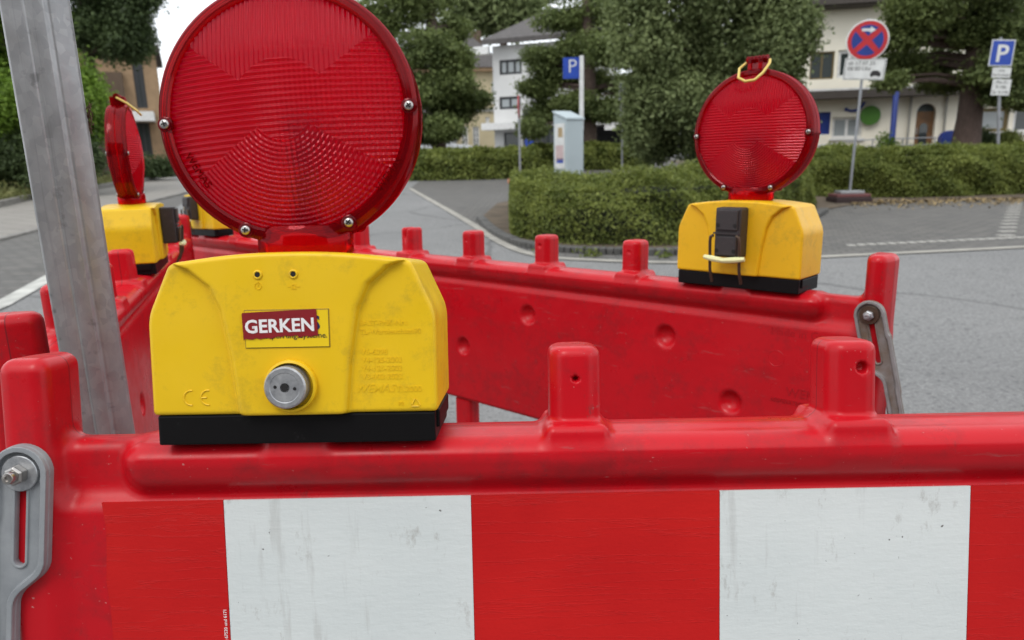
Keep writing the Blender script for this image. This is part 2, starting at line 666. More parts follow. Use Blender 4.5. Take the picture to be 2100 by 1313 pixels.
def paver(name, c1, c2, mortar, scale, bw=0.5, rh=0.25, rot=0.0):
    m = Mat(name, c1, 0.85)
    b = m.n('TexBrick')
    b.inputs['Color1'].default_value = (*c1, 1)
    b.inputs['Color2'].default_value = (*c2, 1)
    b.inputs['Mortar'].default_value = (*mortar, 1)
    b.inputs['Scale'].default_value = scale
    b.inputs['Mortar Size'].default_value = 0.02
    b.inputs['Brick Width'].default_value = bw
    b.inputs['Row Height'].default_value = rh
    m.l(m.vec((1, 1, 1), (0, 0, rot)), b.inputs['Vector'])
    m.base(b.outputs['Color'])
    m.wear(m.ramp(m.noise(0.8, 6), [(0.35, 0.0), (0.75, 0.45)]), tuple(c * 1.25 for c in c1))
    m.wear(m.ramp(m.noise(50, 3), [(0.5, 0.0), (0.75, 0.4)]), tuple(c * 0.6 for c in c1))
    m.bump(b.outputs['Fac'], -0.4, 0.004)
    return m.m


PAVER = paver('grey_pavers', (0.098, 0.095, 0.090), (0.145, 0.137, 0.126), (0.035, 0.034, 0.028), 2.5, 0.5, 0.25, 0.05)
WALK = paver('sidewalk_slabs', (0.22, 0.205, 0.185), (0.25, 0.235, 0.21), (0.12, 0.11, 0.10), 1.5, 0.5, 0.5, 0.6)
PAINT = plain('pale_gutter_stone', (0.31, 0.295, 0.26), 0.8, scale=5, var=0.2)
WHITELINE = plain('worn_white_line', (0.42, 0.42, 0.39), 0.8, scale=6, var=0.25)
KERB = plain('dark_kerb_stone', (0.085, 0.083, 0.078), 0.8, scale=9, var=0.25)
KERB2 = plain('grey_kerb_stone', (0.20, 0.19, 0.175), 0.8, scale=9, var=0.25)
SOIL = plain('brown_soil', (0.10, 0.075, 0.05), 0.95, scale=3, var=0.4, bump=0.4)
WHITESTONE = plain('pale_paver_stone', (0.36, 0.35, 0.32), 0.8, scale=11, var=0.2)


def leaf_mat(name, dark, mid, light, scale=0.6, trans=0.35):
    m = Mat(name, mid, 0.6, 0, 0.3)
    t = m.t
    out = [n for n in t.nodes if n.type == 'OUTPUT_MATERIAL'][0]
    gi = m.n('NewGeometry')
    rnd = gi.outputs['Random Per Island']
    c1 = m.ramp(rnd, [(0.0, dark), (0.5, mid), (1.0, light)])
    c2 = m.ramp(m.noise(scale, 3), [(0.35, dark), (0.65, light)])
    col = m.mix(0.4, c1, c2)
    m.base(col)
    tr = m.n('BsdfTranslucent')
    m.l(col, tr.inputs['Color'])
    mx_ = m.n('MixShader')
    mx_.inputs[0].default_value = trans
    m.l(m.b.outputs[0], mx_.inputs[1])
    m.l(tr.outputs[0], mx_.inputs[2])
    m.l(mx_.outputs[0], out.inputs['Surface'])
    return m.m


LEAF_HEDGE = leaf_mat('hedge_leaves', (0.070, 0.096, 0.020), (0.160, 0.205, 0.042), (0.310, 0.345, 0.085), 2.5)
LEAF_CEDAR = leaf_mat('conifer_needles', (0.057, 0.083, 0.025), (0.132, 0.178, 0.055), (0.253, 0.305, 0.103), 0.7)
LEAF_BROAD = leaf_mat('dull_green_leaves', (0.068, 0.097, 0.033), (0.171, 0.218, 0.083), (0.342, 0.401, 0.177), 0.8)
LEAF_BRIGHT = leaf_mat('bright_green_leaves', (0.067, 0.127, 0.015), (0.164, 0.283, 0.033), (0.297, 0.446, 0.067), 0.9)
LEAF_DARK = leaf_mat('dark_green_leaves', (0.029, 0.046, 0.018), (0.064, 0.097, 0.035), (0.132, 0.185, 0.070), 0.7)
LEAF_GRASS = leaf_mat('dry_grass', (0.09, 0.11, 0.03), (0.17, 0.19, 0.06), (0.30, 0.29, 0.12), 1.5)
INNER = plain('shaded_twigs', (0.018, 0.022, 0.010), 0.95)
m = Mat('bark', (0.10, 0.07, 0.055), 0.9)
m.base(m.ramp(m.noise(6, 6, (6, 6, 0.8), 0.7), [(0.3, (0.05, 0.034, 0.027)), (0.7, (0.13, 0.088, 0.072))]))
m.bump(m.noise(7, 6, (6, 6, 0.8), 0.7), 0.8, 0.03)
BARK = m.m
CREAM = plain('cream_render', (0.88, 0.83, 0.70), 0.85, scale=0.8, var=0.06)
CREAM2 = plain('yellow_cream_render', (0.56, 0.48, 0.31), 0.85, scale=0.8, var=0.08)
WHITEWALL = plain('white_grey_render', (0.62, 0.62, 0.61), 0.85, scale=0.8, var=0.06)
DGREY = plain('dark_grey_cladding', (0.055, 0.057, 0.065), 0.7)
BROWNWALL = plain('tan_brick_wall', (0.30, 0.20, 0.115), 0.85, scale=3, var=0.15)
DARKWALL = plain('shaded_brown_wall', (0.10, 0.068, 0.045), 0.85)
ROOF = plain('grey_roof_tiles', (0.075, 0.068, 0.066), 0.8, scale=4, var=0.2)
EAVE = plain('dark_eave', (0.055, 0.045, 0.038), 0.7)
WFRAME = plain('white_window_frame', (0.68, 0.68, 0.67), 0.5)
DFRAME = plain('dark_window_frame', (0.03, 0.032, 0.035), 0.5)
BFRAME = plain('olive_window_frame', (0.17, 0.125, 0.05), 0.6)
m = Mat('window_glass', (0.045, 0.055, 0.055), 0.08, 0, 0.6)
GLASS = m.m
m = Mat('curtained_window_glass', (0.30, 0.33, 0.34), 0.12, 0, 0.6)
GLASSPALE = m.m
SHUTTER = plain('dark_green_shutter', (0.035, 0.045, 0.045), 0.6)
BLUE = plain('deep_blue_paint', (0.012, 0.035, 0.22), 0.4)
SIGNBLUE = plain('sign_blue', (0.012, 0.055, 0.36), 0.4)
SIGNRED = plain('sign_red', (0.44, 0.018, 0.025), 0.4)
SIGNWHITE = plain('sign_white', (0.62, 0.63, 0.62), 0.45)
SIGNGREY = plain('sign_back_grey', (0.35, 0.36, 0.37), 0.4, 0.4)
POLE = plain('sign_pole_steel', (0.30, 0.31, 0.33), 0.4, 0.5)
GREEN = plain('green_sign', (0.055, 0.16, 0.018), 0.5)
WOOD = plain('brown_door_wood', (0.20, 0.10, 0.04), 0.5, scale=5, var=0.3)
RUBBER = plain('recycled_rubber', (0.035, 0.02, 0.02), 0.8)
FOOTRED = plain('weathered_red_foot', (0.15, 0.055, 0.055), 0.8)
METERGREY = plain('pale_grey_machine_paint', (0.40, 0.47, 0.50), 0.4, scale=2, var=0.05)
ORANGE = plain('orange_foot_plastic', (0.75, 0.30, 0.16), 0.6)
CARWHITE = plain('white_car_paint', (0.6, 0.62, 0.65), 0.2)
CARBLUE = plain('pale_blue_car_paint', (0.20, 0.26, 0.34), 0.2)
TWIG = plain('dry_twig', (0.10, 0.06, 0.035), 0.9)

# ------------------------------------------------------------------ ground, road, kerbs
me = npmesh('road', [(-400, -30, 0), (400, -30, 0), (400, 1.2, 0), (-400, 1.2, 0), (-400, 700, GS * 698.8), (400, 700, GS * 698.8)],
            [(0, 1, 2, 3), (3, 2, 5, 4)], ASPHALT)
tag(add('road', me), 'grey asphalt road surface around the barriers', kind='structure')


def sheet(name, pts, mat, dz, label, parent=None):
    v = [(p[0], p[1], gz(p[1]) + dz) for p in pts]
    me = bpy.data.meshes.new(name)
    me.from_pydata(v, [], [tuple(range(len(v)))])
    me.update()
    me.materials.append(mat)
    o = add(name, me, parent)
    if me.polygons[0].normal.z < 0:
        me.flip_normals()
    if parent is None:
        tag(o, label, kind='structure')
    return o


def resample(pts, step):
    pts = [np.array(p[:2], float) for p in pts]
    out = [pts[0]]
    for a, b in zip(pts[:-1], pts[1:]):
        n = max(1, int(np.linalg.norm(b - a) / step + 0.5))
        out += [a + (b - a) * i / n for i in range(1, n + 1)]
    return out


def smoothline(pts, n=8):
    pts = [np.array(p[:2], float) for p in pts]
    P = [2 * pts[0] - pts[1]] + pts + [2 * pts[-1] - pts[-2]]
    out = []
    for i in range(1, len(P) - 2):
        for k in range(n):
            t = k / n
            a, b, c, d = P[i - 1], P[i], P[i + 1], P[i + 2]
            out.append(0.5 * ((2 * b) + (-a + c) * t + (2 * a - 5 * b + 4 * c - d) * t * t + (-a + 3 * b - 3 * c + d) * t ** 3))
    out.append(pts[-1])
    return out


def strip(name, line, wid, mat, dz, label, parent=None, kind='structure'):
    line = [np.array(p[:2]) for p in line]
    V, Fc = [], []
    for i, p in enumerate(line):
        t = line[min(i + 1, len(line) - 1)] - line[max(i - 1, 0)]
        t /= np.linalg.norm(t)
        nrm = np.array([-t[1], t[0]])
        for sgn in (-1, 1):
            q = p + nrm * wid / 2 * sgn
            V.append((q[0], q[1], gz(q[1]) + dz))
        if i:
            Fc.append((2 * i - 2, 2 * i, 2 * i + 1, 2 * i - 1))
    o = add(name, npmesh(name, V, Fc, mat), parent)
    if parent is None:
        tag(o, label, kind=kind)
    return o


def kerb_run(name, line, wid, hgt, mat, label, stone=1.0):
    root = bpy.data.objects.new(name, None)
    link(root)
    tag(root, label, kind='structure')
    pts = resample(line, stone)
    for a, b in zip(pts[:-1], pts[1:]):
        d = b - a
        ln = np.linalg.norm(d)
        d = d / ln
        nrm = np.array([-d[1], d[0]])
        mb = MB()
        c = [a + d * 0.004 - nrm * wid / 2, b - d * 0.004 - nrm * wid / 2, b - d * 0.004 + nrm * wid / 2, a + d * 0.004 + nrm * wid / 2]
        j = random.uniform(-0.004, 0.004)
        pts8 = [(q[0], q[1], gz(q[1]) - 0.05) for q in c] + [(q[0], q[1], gz(q[1]) + hgt + j) for q in c]
        mb.poly(pts8, [(0, 3, 2, 1), (4, 5, 6, 7), (0, 1, 5, 4), (1, 2, 6, 5), (2, 3, 7, 6), (3, 0, 4, 7)])
        mb.obj('kerb_stone', mat, root, bevel=0.012)
    return root


# right-hand car park, edge strip and island
edge = smoothline([gnd(840, 387), gnd(905, 424), gnd(970, 462), gnd(1030, 500), gnd(1100, 525), gnd(1200, 534), gnd(1390, 540),
                   gnd(1560, 535), gnd(1690, 528), gnd(1900, 518), gnd(2100, 508), gnd(2400, 492)])
edge = edge + [edge[-1] + (edge[-1] - edge[-2]) * k for k in (6, 14)]
park = [p for p in edge] + [np.array([26, 24]), np.array([14, 40]), np.array([-3.4, 40])]
sheet('parking_area', park, PAVER, 0.004, 'grey block-paved car park beyond the road')
strip('edge_strip', edge, 0.115, PAINT, 0.010, 'pale gutter strip between asphalt road and paved car park')
# pale marking stones set in the paving
bay = bpy.data.objects.new('bay_marking', None)
link(bay)
tag(bay, 'pale stones marking parking bays in the block paving', kind='structure')
smb = MB().box(-0.037, 0.037, -0.045, 0.045, -0.03, 0.0)
stone_me = smb.mesh('marking_stone', WHITESTONE, bevel=0.004)
p0, p1 = gnd(1745, 504), gnd(2090, 488)
nst = 18
for i in range(26):
    q = p0 + (p1 - p0) * i / (nst - 1)
    add('marking_stone', stone_me, bay, (q[0], q[1], gz(q[1]) + 0.010))
p0, p1 = gnd(2053, 484), gnd(2078, 412)
nn = int(np.linalg.norm(p1 - p0) / 0.34)
for i in range(nn):
    q = p0 + (p1 - p0) * i / (nn - 1)
    for k in (0, 1):
        add('marking_stone', stone_me, bay, (q[0] + 0.095 * k, q[1], gz(q[1]) + 0.0105))

# island bed under the round hedge
isl = smoothline([gnd(985, 452), gnd(1015, 480), gnd(1070, 505), gnd(1150, 517), gnd(1260, 522), gnd(1400, 522), gnd(1560, 500), gnd(1640, 466), gnd(1690, 436)])
kerb_run('island_kerb', isl, 0.12, 0.07, KERB, 'dark stone kerb curving round the hedge island', 0.8)
bed = [p for p in isl] + [gnd(1690, 400)[:2], gnd(1180, 385)[:2], gnd(1020, 420)[:2]]
sheet('island_bed', bed, SOIL, 0.03, 'bare brown soil bed under the round hedge')
bed2 = [gnd(1688, 432)[:2], gnd(1760, 420)[:2], gnd(2100, 409)[:2], gnd(2500, 400)[:2], np.array([22, 34]), np.array([7.5, 34])]
sheet('hedge_bed', bed2, SOIL, 0.016, 'strip of brown soil and fallen leaves along the long hedge')

# left side: verge, kerb, sidewalk, parking lane, line
vk = [gnd(-260, 470), gnd(0, 425), gnd(71, 407), gnd(200, 388), gnd(300, 372), gnd(345, 363)]
sw = [gnd(-260, 560), gnd(0, 494), gnd(82, 472), gnd(323, 411), gnd(365, 401), gnd(420, 385)]
wl = [gnd(-300, 760), gnd(0, 628), gnd(93, 576), gnd(235, 497), gnd(352, 432)]
sheet('sidewalk', [p[:2] for p in sw] + [p[:2] for p in reversed(vk)], WALK, 0.006, 'pale slab sidewalk along the left of the street')
sheet('parking_lane', [p[:2] for p in wl] + [p[:2] for p in reversed(sw)], PAVER, 0.004, 'paved parking lane left of the white line')
strip('lane_line', resample(wl, 0.5), 0.16, WHITELINE, 0.010, 'worn white line along the left parking lane')
kerb_run('verge_kerb', vk, 0.16, 0.13, KERB2, 'weathered grey kerb between sidewalk and grass verge', 1.0)
kerb_run('sidewalk_kerb', sw, 0.12, 0.04, KERB2, 'low grey kerb along the sidewalk edge', 1.0)
verge = [p[:2] for p in vk] + [np.array([-16, 60]), np.array([-60, 60]), np.array([-40, 10])]
sheet('verge', verge, SOIL, 0.05, 'earth verge under the bushes on the left')

# ------------------------------------------------------------------ foliage
def leaves(name, C, size, mat, nrm=None, aspect=0.5, flat=0.5):
    """one rhombic leaf per centre; returns mesh"""
    C = np.asarray(C, float)
    n = len(C)
    a = rng.normal(size=(n, 3))
    if nrm is not None:
        nn_ = nrm + rng.normal(size=(n, 3)) * flat
    else:
        nn_ = rng.normal(size=(n, 3)) + [0, 0, 0.4]
    nn_ /= np.linalg.norm(nn_, axis=1, keepdims=True)
    a -= nn_ * np.sum(a * nn_, 1, keepdims=True)
    a /= np.linalg.norm(a, axis=1, keepdims=True) + 1e-9
    b = np.cross(nn_, a)
    s_ = (np.asarray(size) * rng.uniform(0.6, 1.25, n))[:, None]
    fold = nn_ * s_ * 0.12
    V = np.stack([C - a * s_ * 0.5, C + b * s_ * aspect * 0.5 + fold, C + a * s_ * 0.5, C - b * s_ * aspect * 0.5 + fold], 1).reshape(-1, 3)
    Fq = np.arange(4 * n).reshape(n, 4)
    return npmesh(name, V, Fq, mat)


def clumps(blobs, per, sub, spread):
    """leaf centres: clumps scattered through ellipsoid blobs (c, r)"""
    out, nr = [], []
    for c, r_, wgt in blobs:
        k = int(per * wgt)
        d = rng.normal(size=(k, 3))
        d /= np.linalg.norm(d, axis=1, keepdims=True)
        rad = rng.uniform(0.45, 1.0, k) ** 0.6
        cc = np.array(c) + d * rad[:, None] * np.array(r_)
        q = cc[:, None, :] + rng.normal(size=(k, sub, 3)) * np.array(spread)
        out.append(q.reshape(-1, 3))
        nr.append(np.repeat(d + [0, 0, 0.5], sub, 0))
    return np.concatenate(out), np.concatenate(nr)


def tree(name, label, base, height, trunk_r, blobs, mat, leaf, per, sub, spread, cat='tree', group=None, aspect=0.5, top=None):
    base = np.array(base, float)
    root = thing(name, label, cat, base, 0, group)
    mb = MB()
    H_ = height
    path = [(0.0 + 0.03 * math.sin(k * 1.3) * H_ * 0.2, 0.02 * math.cos(k) * H_ * 0.2, H_ * k / 6 - 0.1) for k in range(7)]
    path[0] = (0, 0, -0.15)
    mb.tube(path, [trunk_r * (1.25 if k == 0 else 1 - 0.11 * k) for k in range(7)], 12)
    tr = mb.obj('trunk', BARK, root, smooth=True)
    lim = MB()
    lim.tube([(0, 0, 0.02 * H_), (0, 0, 0.93 * H_)], [trunk_r * 0.5, trunk_r * 0.1], 6)
    for c, r_, wgt in blobs:
        z0 = min(max(c[2] - 0.35 * r_[0], 0.35 * H_ * 0.4), H_ * 0.9)
        lim.tube([(0, 0, z0), (c[0] * 0.5, c[1] * 0.5, (z0 + c[2]) / 2 + 0.1), tuple(c)], [trunk_r * 0.2, trunk_r * 0.12, trunk_r * 0.05], 6)
    lim.obj('limbs', BARK, root, smooth=True)
    C, N = clumps(blobs, per, sub, spread)
    C[:, 2] = np.maximum(C[:, 2], 0.15)
    add('crown', leaves('crown', C, np.full(len(C), leaf), mat, N, aspect, 0.9), root)
    return root


def pxblobs(base, Y, lst, dy=0.0, depth=0.8, split=4, fr=0.6, flat=1.0):
    """blob list from (px,py,rx_px,rz_px[,weight]) at depth Y, as offsets from base"""
    out = []
    for it in lst:
        px, py, rx, rz = it[:4]
        wgt = it[4] if len(it) > 4 else 1.0
        yy = Y + random.uniform(-1, 1) * dy
        p = at(px, py, yy)
        sc_px = Y / F / math.cos(PITCH) * 0.985
        q = p - base
        rr = np.array([rx * sc_px, rx * sc_px * depth, rz * sc_px])
        if split < 2:
            out.append((tuple(q), tuple(rr), wgt))
            continue
        for k in range(split):
            dd3 = rng.normal(size=3)
            dd3 /= np.linalg.norm(dd3)
            f_ = fr * rng.uniform(0.75, 1.15)
            out.append((tuple(q + dd3 * rr * (1.0 - fr) * 1.15), (rr[0] * f_, rr[1] * f_, rr[2] * f_ * flat), wgt / split))
    return out


# hedges -------------------------------------------------------------
def hedge(name, label, front, depth_vec, h0, h1, n, leaf, group=None, mat=LEAF_HEDGE, wav=0.07):
    """clipped hedge: front base line (world xy), depth vector, heights along it"""
    fr_ = resample(front, 0.4)
    fr_ = [np.array(p) for p in fr_]
    m_ = len(fr_)
    dv = np.array(depth_vec, float)
    c0 = sum(fr_) / m_ + dv / 2
    root = thing(name, label, 'hedge', (c0[0], c0[1], gz(c0[1])), 0, group)
    org = np.array([c0[0], c0[1], gz(c0[1])])
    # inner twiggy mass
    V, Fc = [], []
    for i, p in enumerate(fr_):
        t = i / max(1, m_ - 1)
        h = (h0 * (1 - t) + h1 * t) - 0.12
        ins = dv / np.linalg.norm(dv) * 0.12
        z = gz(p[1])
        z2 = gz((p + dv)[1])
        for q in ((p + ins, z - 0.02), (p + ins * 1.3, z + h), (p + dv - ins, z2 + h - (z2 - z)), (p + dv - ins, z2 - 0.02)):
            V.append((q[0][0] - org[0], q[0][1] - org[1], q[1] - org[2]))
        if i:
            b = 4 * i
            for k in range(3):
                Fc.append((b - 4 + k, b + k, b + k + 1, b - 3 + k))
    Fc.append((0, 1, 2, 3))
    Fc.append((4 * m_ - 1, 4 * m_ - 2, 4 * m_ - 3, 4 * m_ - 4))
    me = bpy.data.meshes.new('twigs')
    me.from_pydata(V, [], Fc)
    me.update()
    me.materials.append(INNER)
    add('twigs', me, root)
    # leaf shell
    seg = np.array([np.linalg.norm(b - a) for a, b in zip(fr_[:-1], fr_[1:])])
    cum = np.concatenate([[0], np.cumsum(seg)])
    Ltot = cum[-1]
    fr_a = np.array(fr_)
    D = np.linalg.norm(dv)
    hm = (h0 + h1) / 2
    areas = np.array([Ltot * hm, Ltot * D, D * hm, D * hm, Ltot * hm * 0.35])
    cnt = (n * areas / areas.sum()).astype(int)
    P, N = [], []
    for side, k in enumerate(cnt):
        s_ = rng.uniform(0, Ltot, k)
        u = rng.uniform(0, 1, k)
        v = rng.uniform(0, 1, k)
        if side == 2:
            s_ = np.zeros(k)
        if side == 3:
            s_ = np.full(k, Ltot)
        px_ = np.interp(s_, cum, fr_a[:, 0])
        py_ = np.interp(s_, cum, fr_a[:, 1])
        i = np.clip(np.searchsorted(cum, s_) - 1, 0, m_ - 2)
        tv = (fr_a[i + 1] - fr_a[i]) / seg[i][:, None]
        h = np.interp(s_, [0, Ltot], [h0, h1])
        if side in (0, 4):
            dd = np.full(k, 0.0 if side == 0 else D)
            hh = h * v
            nr = np.tile(-dv / D * (1 if side == 0 else -1), (k, 1))
            nr = np.concatenate([nr, np.full((k, 1), 0.25)], 1)
        elif side == 1:
            dd = u * D
            hh = h
            nr = np.tile([0, 0, 1.0], (k, 1))
        else:
            dd = u * D
            hh = h * v
            nr = np.concatenate([tv * (-1 if side == 2 else 1), np.full((k, 1), 0.25)], 1)
        x = px_ + dv[0] / D * dd
        y = py_ + dv[1] / D * dd
        # lumps and rounded shoulders
        lump = wav * (np.sin(x * 3.1 + 1.7 * hh * 3) * np.cos(y * 2.7 + hh * 5.1) + 0.6 * np.sin(x * 7.3 + y * 6.1 + hh * 8)) + rng.normal(0, 0.035, k)
        edge_d = np.minimum(np.minimum(dd, D - dd), 0.3) / 0.3
        edge_h = np.clip((h - hh) / 0.25, 0, 1)
        rnd_ = 0.10 * (1 - edge_d) * (1 - edge_h)
        pos = np.stack([x, y, gz_np(py_) + hh], 1) + nr * lump[:, None]
        pos[:, 2] -= rnd_
        pos[:, :2] += (dv / D)[None] * (rnd_ * np.where(dd < D / 2, 1, -1))[:, None]
        P.append(pos)
        N.append(nr)
    P = np.concatenate(P) - org
    N = np.concatenate(N)
    add('foliage', leaves('foliage', P, np.full(len(P), leaf), mat, N, 0.55, 0.9), root)
    return root


def gz_np(y):
    return np.maximum(0.0, GS * (y - 1.2))


hl = smoothline([gnd(1052, 455), gnd(1050, 484), gnd(1105, 500), gnd(1180, 506), gnd(1270, 508), gnd(1400, 505), gnd(1530, 482), gnd(1625, 446), gnd(1668, 428)], 6)
hedge('clipped_hedge', 'broad rounded hedge on the kerbed island behind the barrier', hl, (0.1, 2.4), 0.58, 0.80, 110000, 0.043, wav=0.085)
hl2 = [gnd(1668, 405), gnd(1730, 405), gnd(1790, 408), gnd(1900, 406), gnd(2100, 400), gnd(2350, 392)]
hedge('clipped_hedge', 'long straight hedge in front of the cream house', hl2, (-0.05, 1.1), 0.80, 0.80, 75000, 0.052, wav=0.07)
hl3 = [gnd(780, 372), gnd(900, 371), gnd(1000, 369), gnd(1100, 366)]
hedge('clipped_hedge', 'low far hedge between the first conifer and the parking machine', hl3, (0.1, 1.6), 0.85, 0.85, 16000, 0.11, wav=0.06)
hl4 = [gnd(1085, 352), gnd(1180, 350), gnd(1330, 348)]
hedge('clipped_hedge', 'far hedge behind the parking machine, beneath the second conifer', hl4, (0.1, 1.2), 0.9, 0.9, 10000, 0.12, wav=0.06)

# trees ---------------------------------------------------------------
b = gat(899, 25)
tree('conifer_tree', 'tall dark conifer just right of the near lens, trunk beside yellow building', b, 11, 0.24,
     pxblobs(b, 25, [(830, 10, 70, 45), (900, -30, 80, 50), (925, 60, 38, 45), (870, 100, 75, 40), (930, 120, 34, 30), (930, 180, 62, 34),
                     (860, 190, 70, 40), (960, 205, 38, 26), (905, 235, 60, 32), (840, 255, 60, 30), (915, 262, 36, 24), (870, 285, 36, 18, 0.6), (780, 150, 60, 50), (770, 40, 60, 60)], 1.2, split=6, fr=0.62, flat=0.8),
     LEAF_CEDAR, 0.135, 430, 13, (0.17, 0.17, 0.08), group='conifers')
b = gat(1206, 27)
tree('conifer_tree', 'tall dark conifer behind the white parking machine', b, 12, 0.27,
     pxblobs(b, 27, [(1180, -40, 90, 50), (1150, 40, 55, 38), (1235, 30, 55, 50), (1190, 90, 60, 36), (1115, 125, 42, 30), (1250, 110, 50, 40), (1150, 150, 62, 30),
                     (1105, 185, 38, 26), (1230, 170, 55, 36), (1120, 225, 42, 30), (1175, 215, 50, 30), (1250, 225, 45, 24), (1095, 262, 26, 20, 0.6), (1285, 190, 30, 40)], 1.2, split=6, fr=0.62, flat=0.8),
     LEAF_CEDAR, 0.135, 430, 13, (0.17, 0.17, 0.08), group='conifers')
b = gat(1460, 19)
tree('leafy_tree', 'dense dull green leafy tree behind the right warning lamp', b, 6, 0.18,
     pxblobs(b, 19, [(1350, -20, 90, 80), (1460, -40, 110, 90), (1570, -10, 90, 70), (1340, 90, 75, 70), (1440, 90, 90, 80), (1545, 90, 85, 75), (1610, 70, 50, 55),
                     (1345, 190, 65, 60), (1430, 190, 85, 70), (1530, 190, 80, 70), (1600, 160, 45, 45), (1360, 275, 60, 50), (1450, 280, 80, 50), (1550, 280, 70, 50), (1310, 240, 30, 50), (1620, 240, 30, 30, .5)], 0.9),
     LEAF_BROAD, 0.125, 640, 13, (0.17, 0.17, 0.16), group=None)
b = gat(1976, 19)
tree('conifer_tree', 'large conifer with thick reddish trunk in front of the cream house', b, 9, 0.33,
     pxblobs(b, 19, [(1850, 60, 45, 45), (1900, 10, 70, 50), (1850, 130, 45, 30), (1905, 130, 60, 34), (1960, 60, 70, 50), (2030, 20, 70, 60), (2080, 80, 60, 60),
                     (2045, 140, 70, 40), (2095, 185, 50, 40), (1835, 165, 30, 16, .5), (1930, 168, 45, 18, .7), (2060, 195, 30, 22, .6), (1990, -50, 130, 50), (2120, 150, 60, 60), (1800, 95, 22, 18, .4)], 1.0, split=6, fr=0.62, flat=0.8),
     LEAF_CEDAR, 0.115, 430, 13, (0.14, 0.14, 0.07), group='conifers')
b = gat(1040, 62)
tree('distant_tree', 'big soft green tree behind the roofs', b, 16, 0.5,
     pxblobs(b, 62, [(960, 10, 60, 50), (1020, -10, 70, 60), (1085, 5, 60, 50), (1040, 40, 60, 32), (1000, 35, 40, 30), (1110, -40, 90, 40)], 2),
     LEAF_BROAD, 0.55, 240, 8, (0.6, 0.6, 0.5))
b = gat(215, 24)
tree('leafy_tree', 'dark tree top overhanging the tan building on the left', b, 8, 0.22,
     pxblobs(b, 24, [(200, 10, 70, 50), (258, 20, 48, 50), (285, -10, 38, 40), (250, 75, 48, 35), (210, 70, 50, 40), (288, 66, 26, 30), (280, 100, 20, 20, .5), (180, -40, 120, 40), (160, 60, 50, 50)], 1.0),
     LEAF_DARK, 0.15, 420, 12, (0.18, 0.18, 0.16))
b = gat(60, 19)
tree('leafy_tree', 'bright green bushy tree behind the galvanised post', b, 4, 0.12,
     pxblobs(b, 19, [(20, 40, 70, 70), (90, 110, 80, 60), (160, 190, 52, 60), (120, 240, 70, 50), (30, 150, 80, 70), (180, 250, 32, 40), (60, 260, 70, 50), (-60, 100, 100, 120), (70, 20, 50, 60), (0, 220, 90, 70), (90, 200, 70, 60), (-40, 0, 90, 80), (130, 300, 60, 40), (40, 320, 60, 40)], 0.8),
     LEAF_BRIGHT, 0.12, 480, 12, (0.16, 0.16, 0.14))
b = gat(20, 18)
tree('dark_shrub', 'dark green shrub low on the verge at the left edge', b, 1.0, 0.05,
     pxblobs(b, 18, [(0, 300, 55, 60), (60, 320, 60, 50), (110, 330, 50, 50), (-60, 280, 80, 90), (170, 330, 50, 45), (30, 350, 60, 40), (100, 355, 50, 30), (-20, 350, 60, 40)], 0.5),
     LEAF_DARK, 0.11, 420, 10, (0.12, 0.12, 0.10), cat='shrub')
b = gat(250, 26)
tree('dark_shrub', 'row-end dark shrub beside the tan building behind the left lamp', b, 1.0, 0.05,
     pxblobs(b, 26, [(215, 340, 40, 30), (260, 345, 40, 28), (305, 348, 35, 24), (335, 345, 25, 24), (230, 315, 25, 20)], 0.5),
     LEAF_DARK, 0.14, 130, 9, (0.18, 0.18, 0.14), cat='shrub')
b = gat(2005, 20.5)
tree('round_bush', 'dark clipped round bush under the right-hand window', b, 0.8, 0.04,
     pxblobs(b, 20.5, [(2010, 285, 24, 22), (2010, 300, 24, 20)], 0.1), LEAF_DARK, 0.09, 260, 9, (0.08, 0.08, 0.07), cat='bush')
b = gat(2068, 20.5)
tree('round_bush', 'paler clipped bush right of the parking sign pole', b, 0.8, 0.04,
     pxblobs(b, 20.5, [(2060, 292, 24, 18), (2078, 296, 22, 18)], 0.1), LEAF_HEDGE, 0.09, 260, 9, (0.08, 0.08, 0.07), cat='bush')
b = gat(1815, 20.5)
tree('young_shrub', 'thin young shrub growing beside the blue pole', b, 0.9, 0.03,
     pxblobs(b, 20.5, [(1812, 290, 14, 16), (1828, 296, 12, 12)], 0.1), LEAF_BRIGHT, 0.09, 40, 6, (0.08, 0.08, 0.07), cat='shrub')
# grass on the verge
gp = []
for k in range(9000):
    t = random.random()
    a_, b_ = np.array(vk[0][:2]), np.array(vk[4][:2])
    p = a_ + (b_ - a_) * t + np.array([-0.9, 0.3]) * random.uniform(0.1, 2.6)
    gp.append((p[0], p[1], gz(p[1]) + 0.05 + abs(random.gauss(0, 0.16))))
gp = np.array(gp)
tag(add('verge_grass', leaves('verge_grass', gp, np.full(len(gp), 0.16), LEAF_GRASS, np.tile([0.4, -0.8, 0.1], (len(gp), 1)), 0.18, 0.8)),
    'dry tufted grass on the verge behind the left kerb', 'grass', kind='stuff')
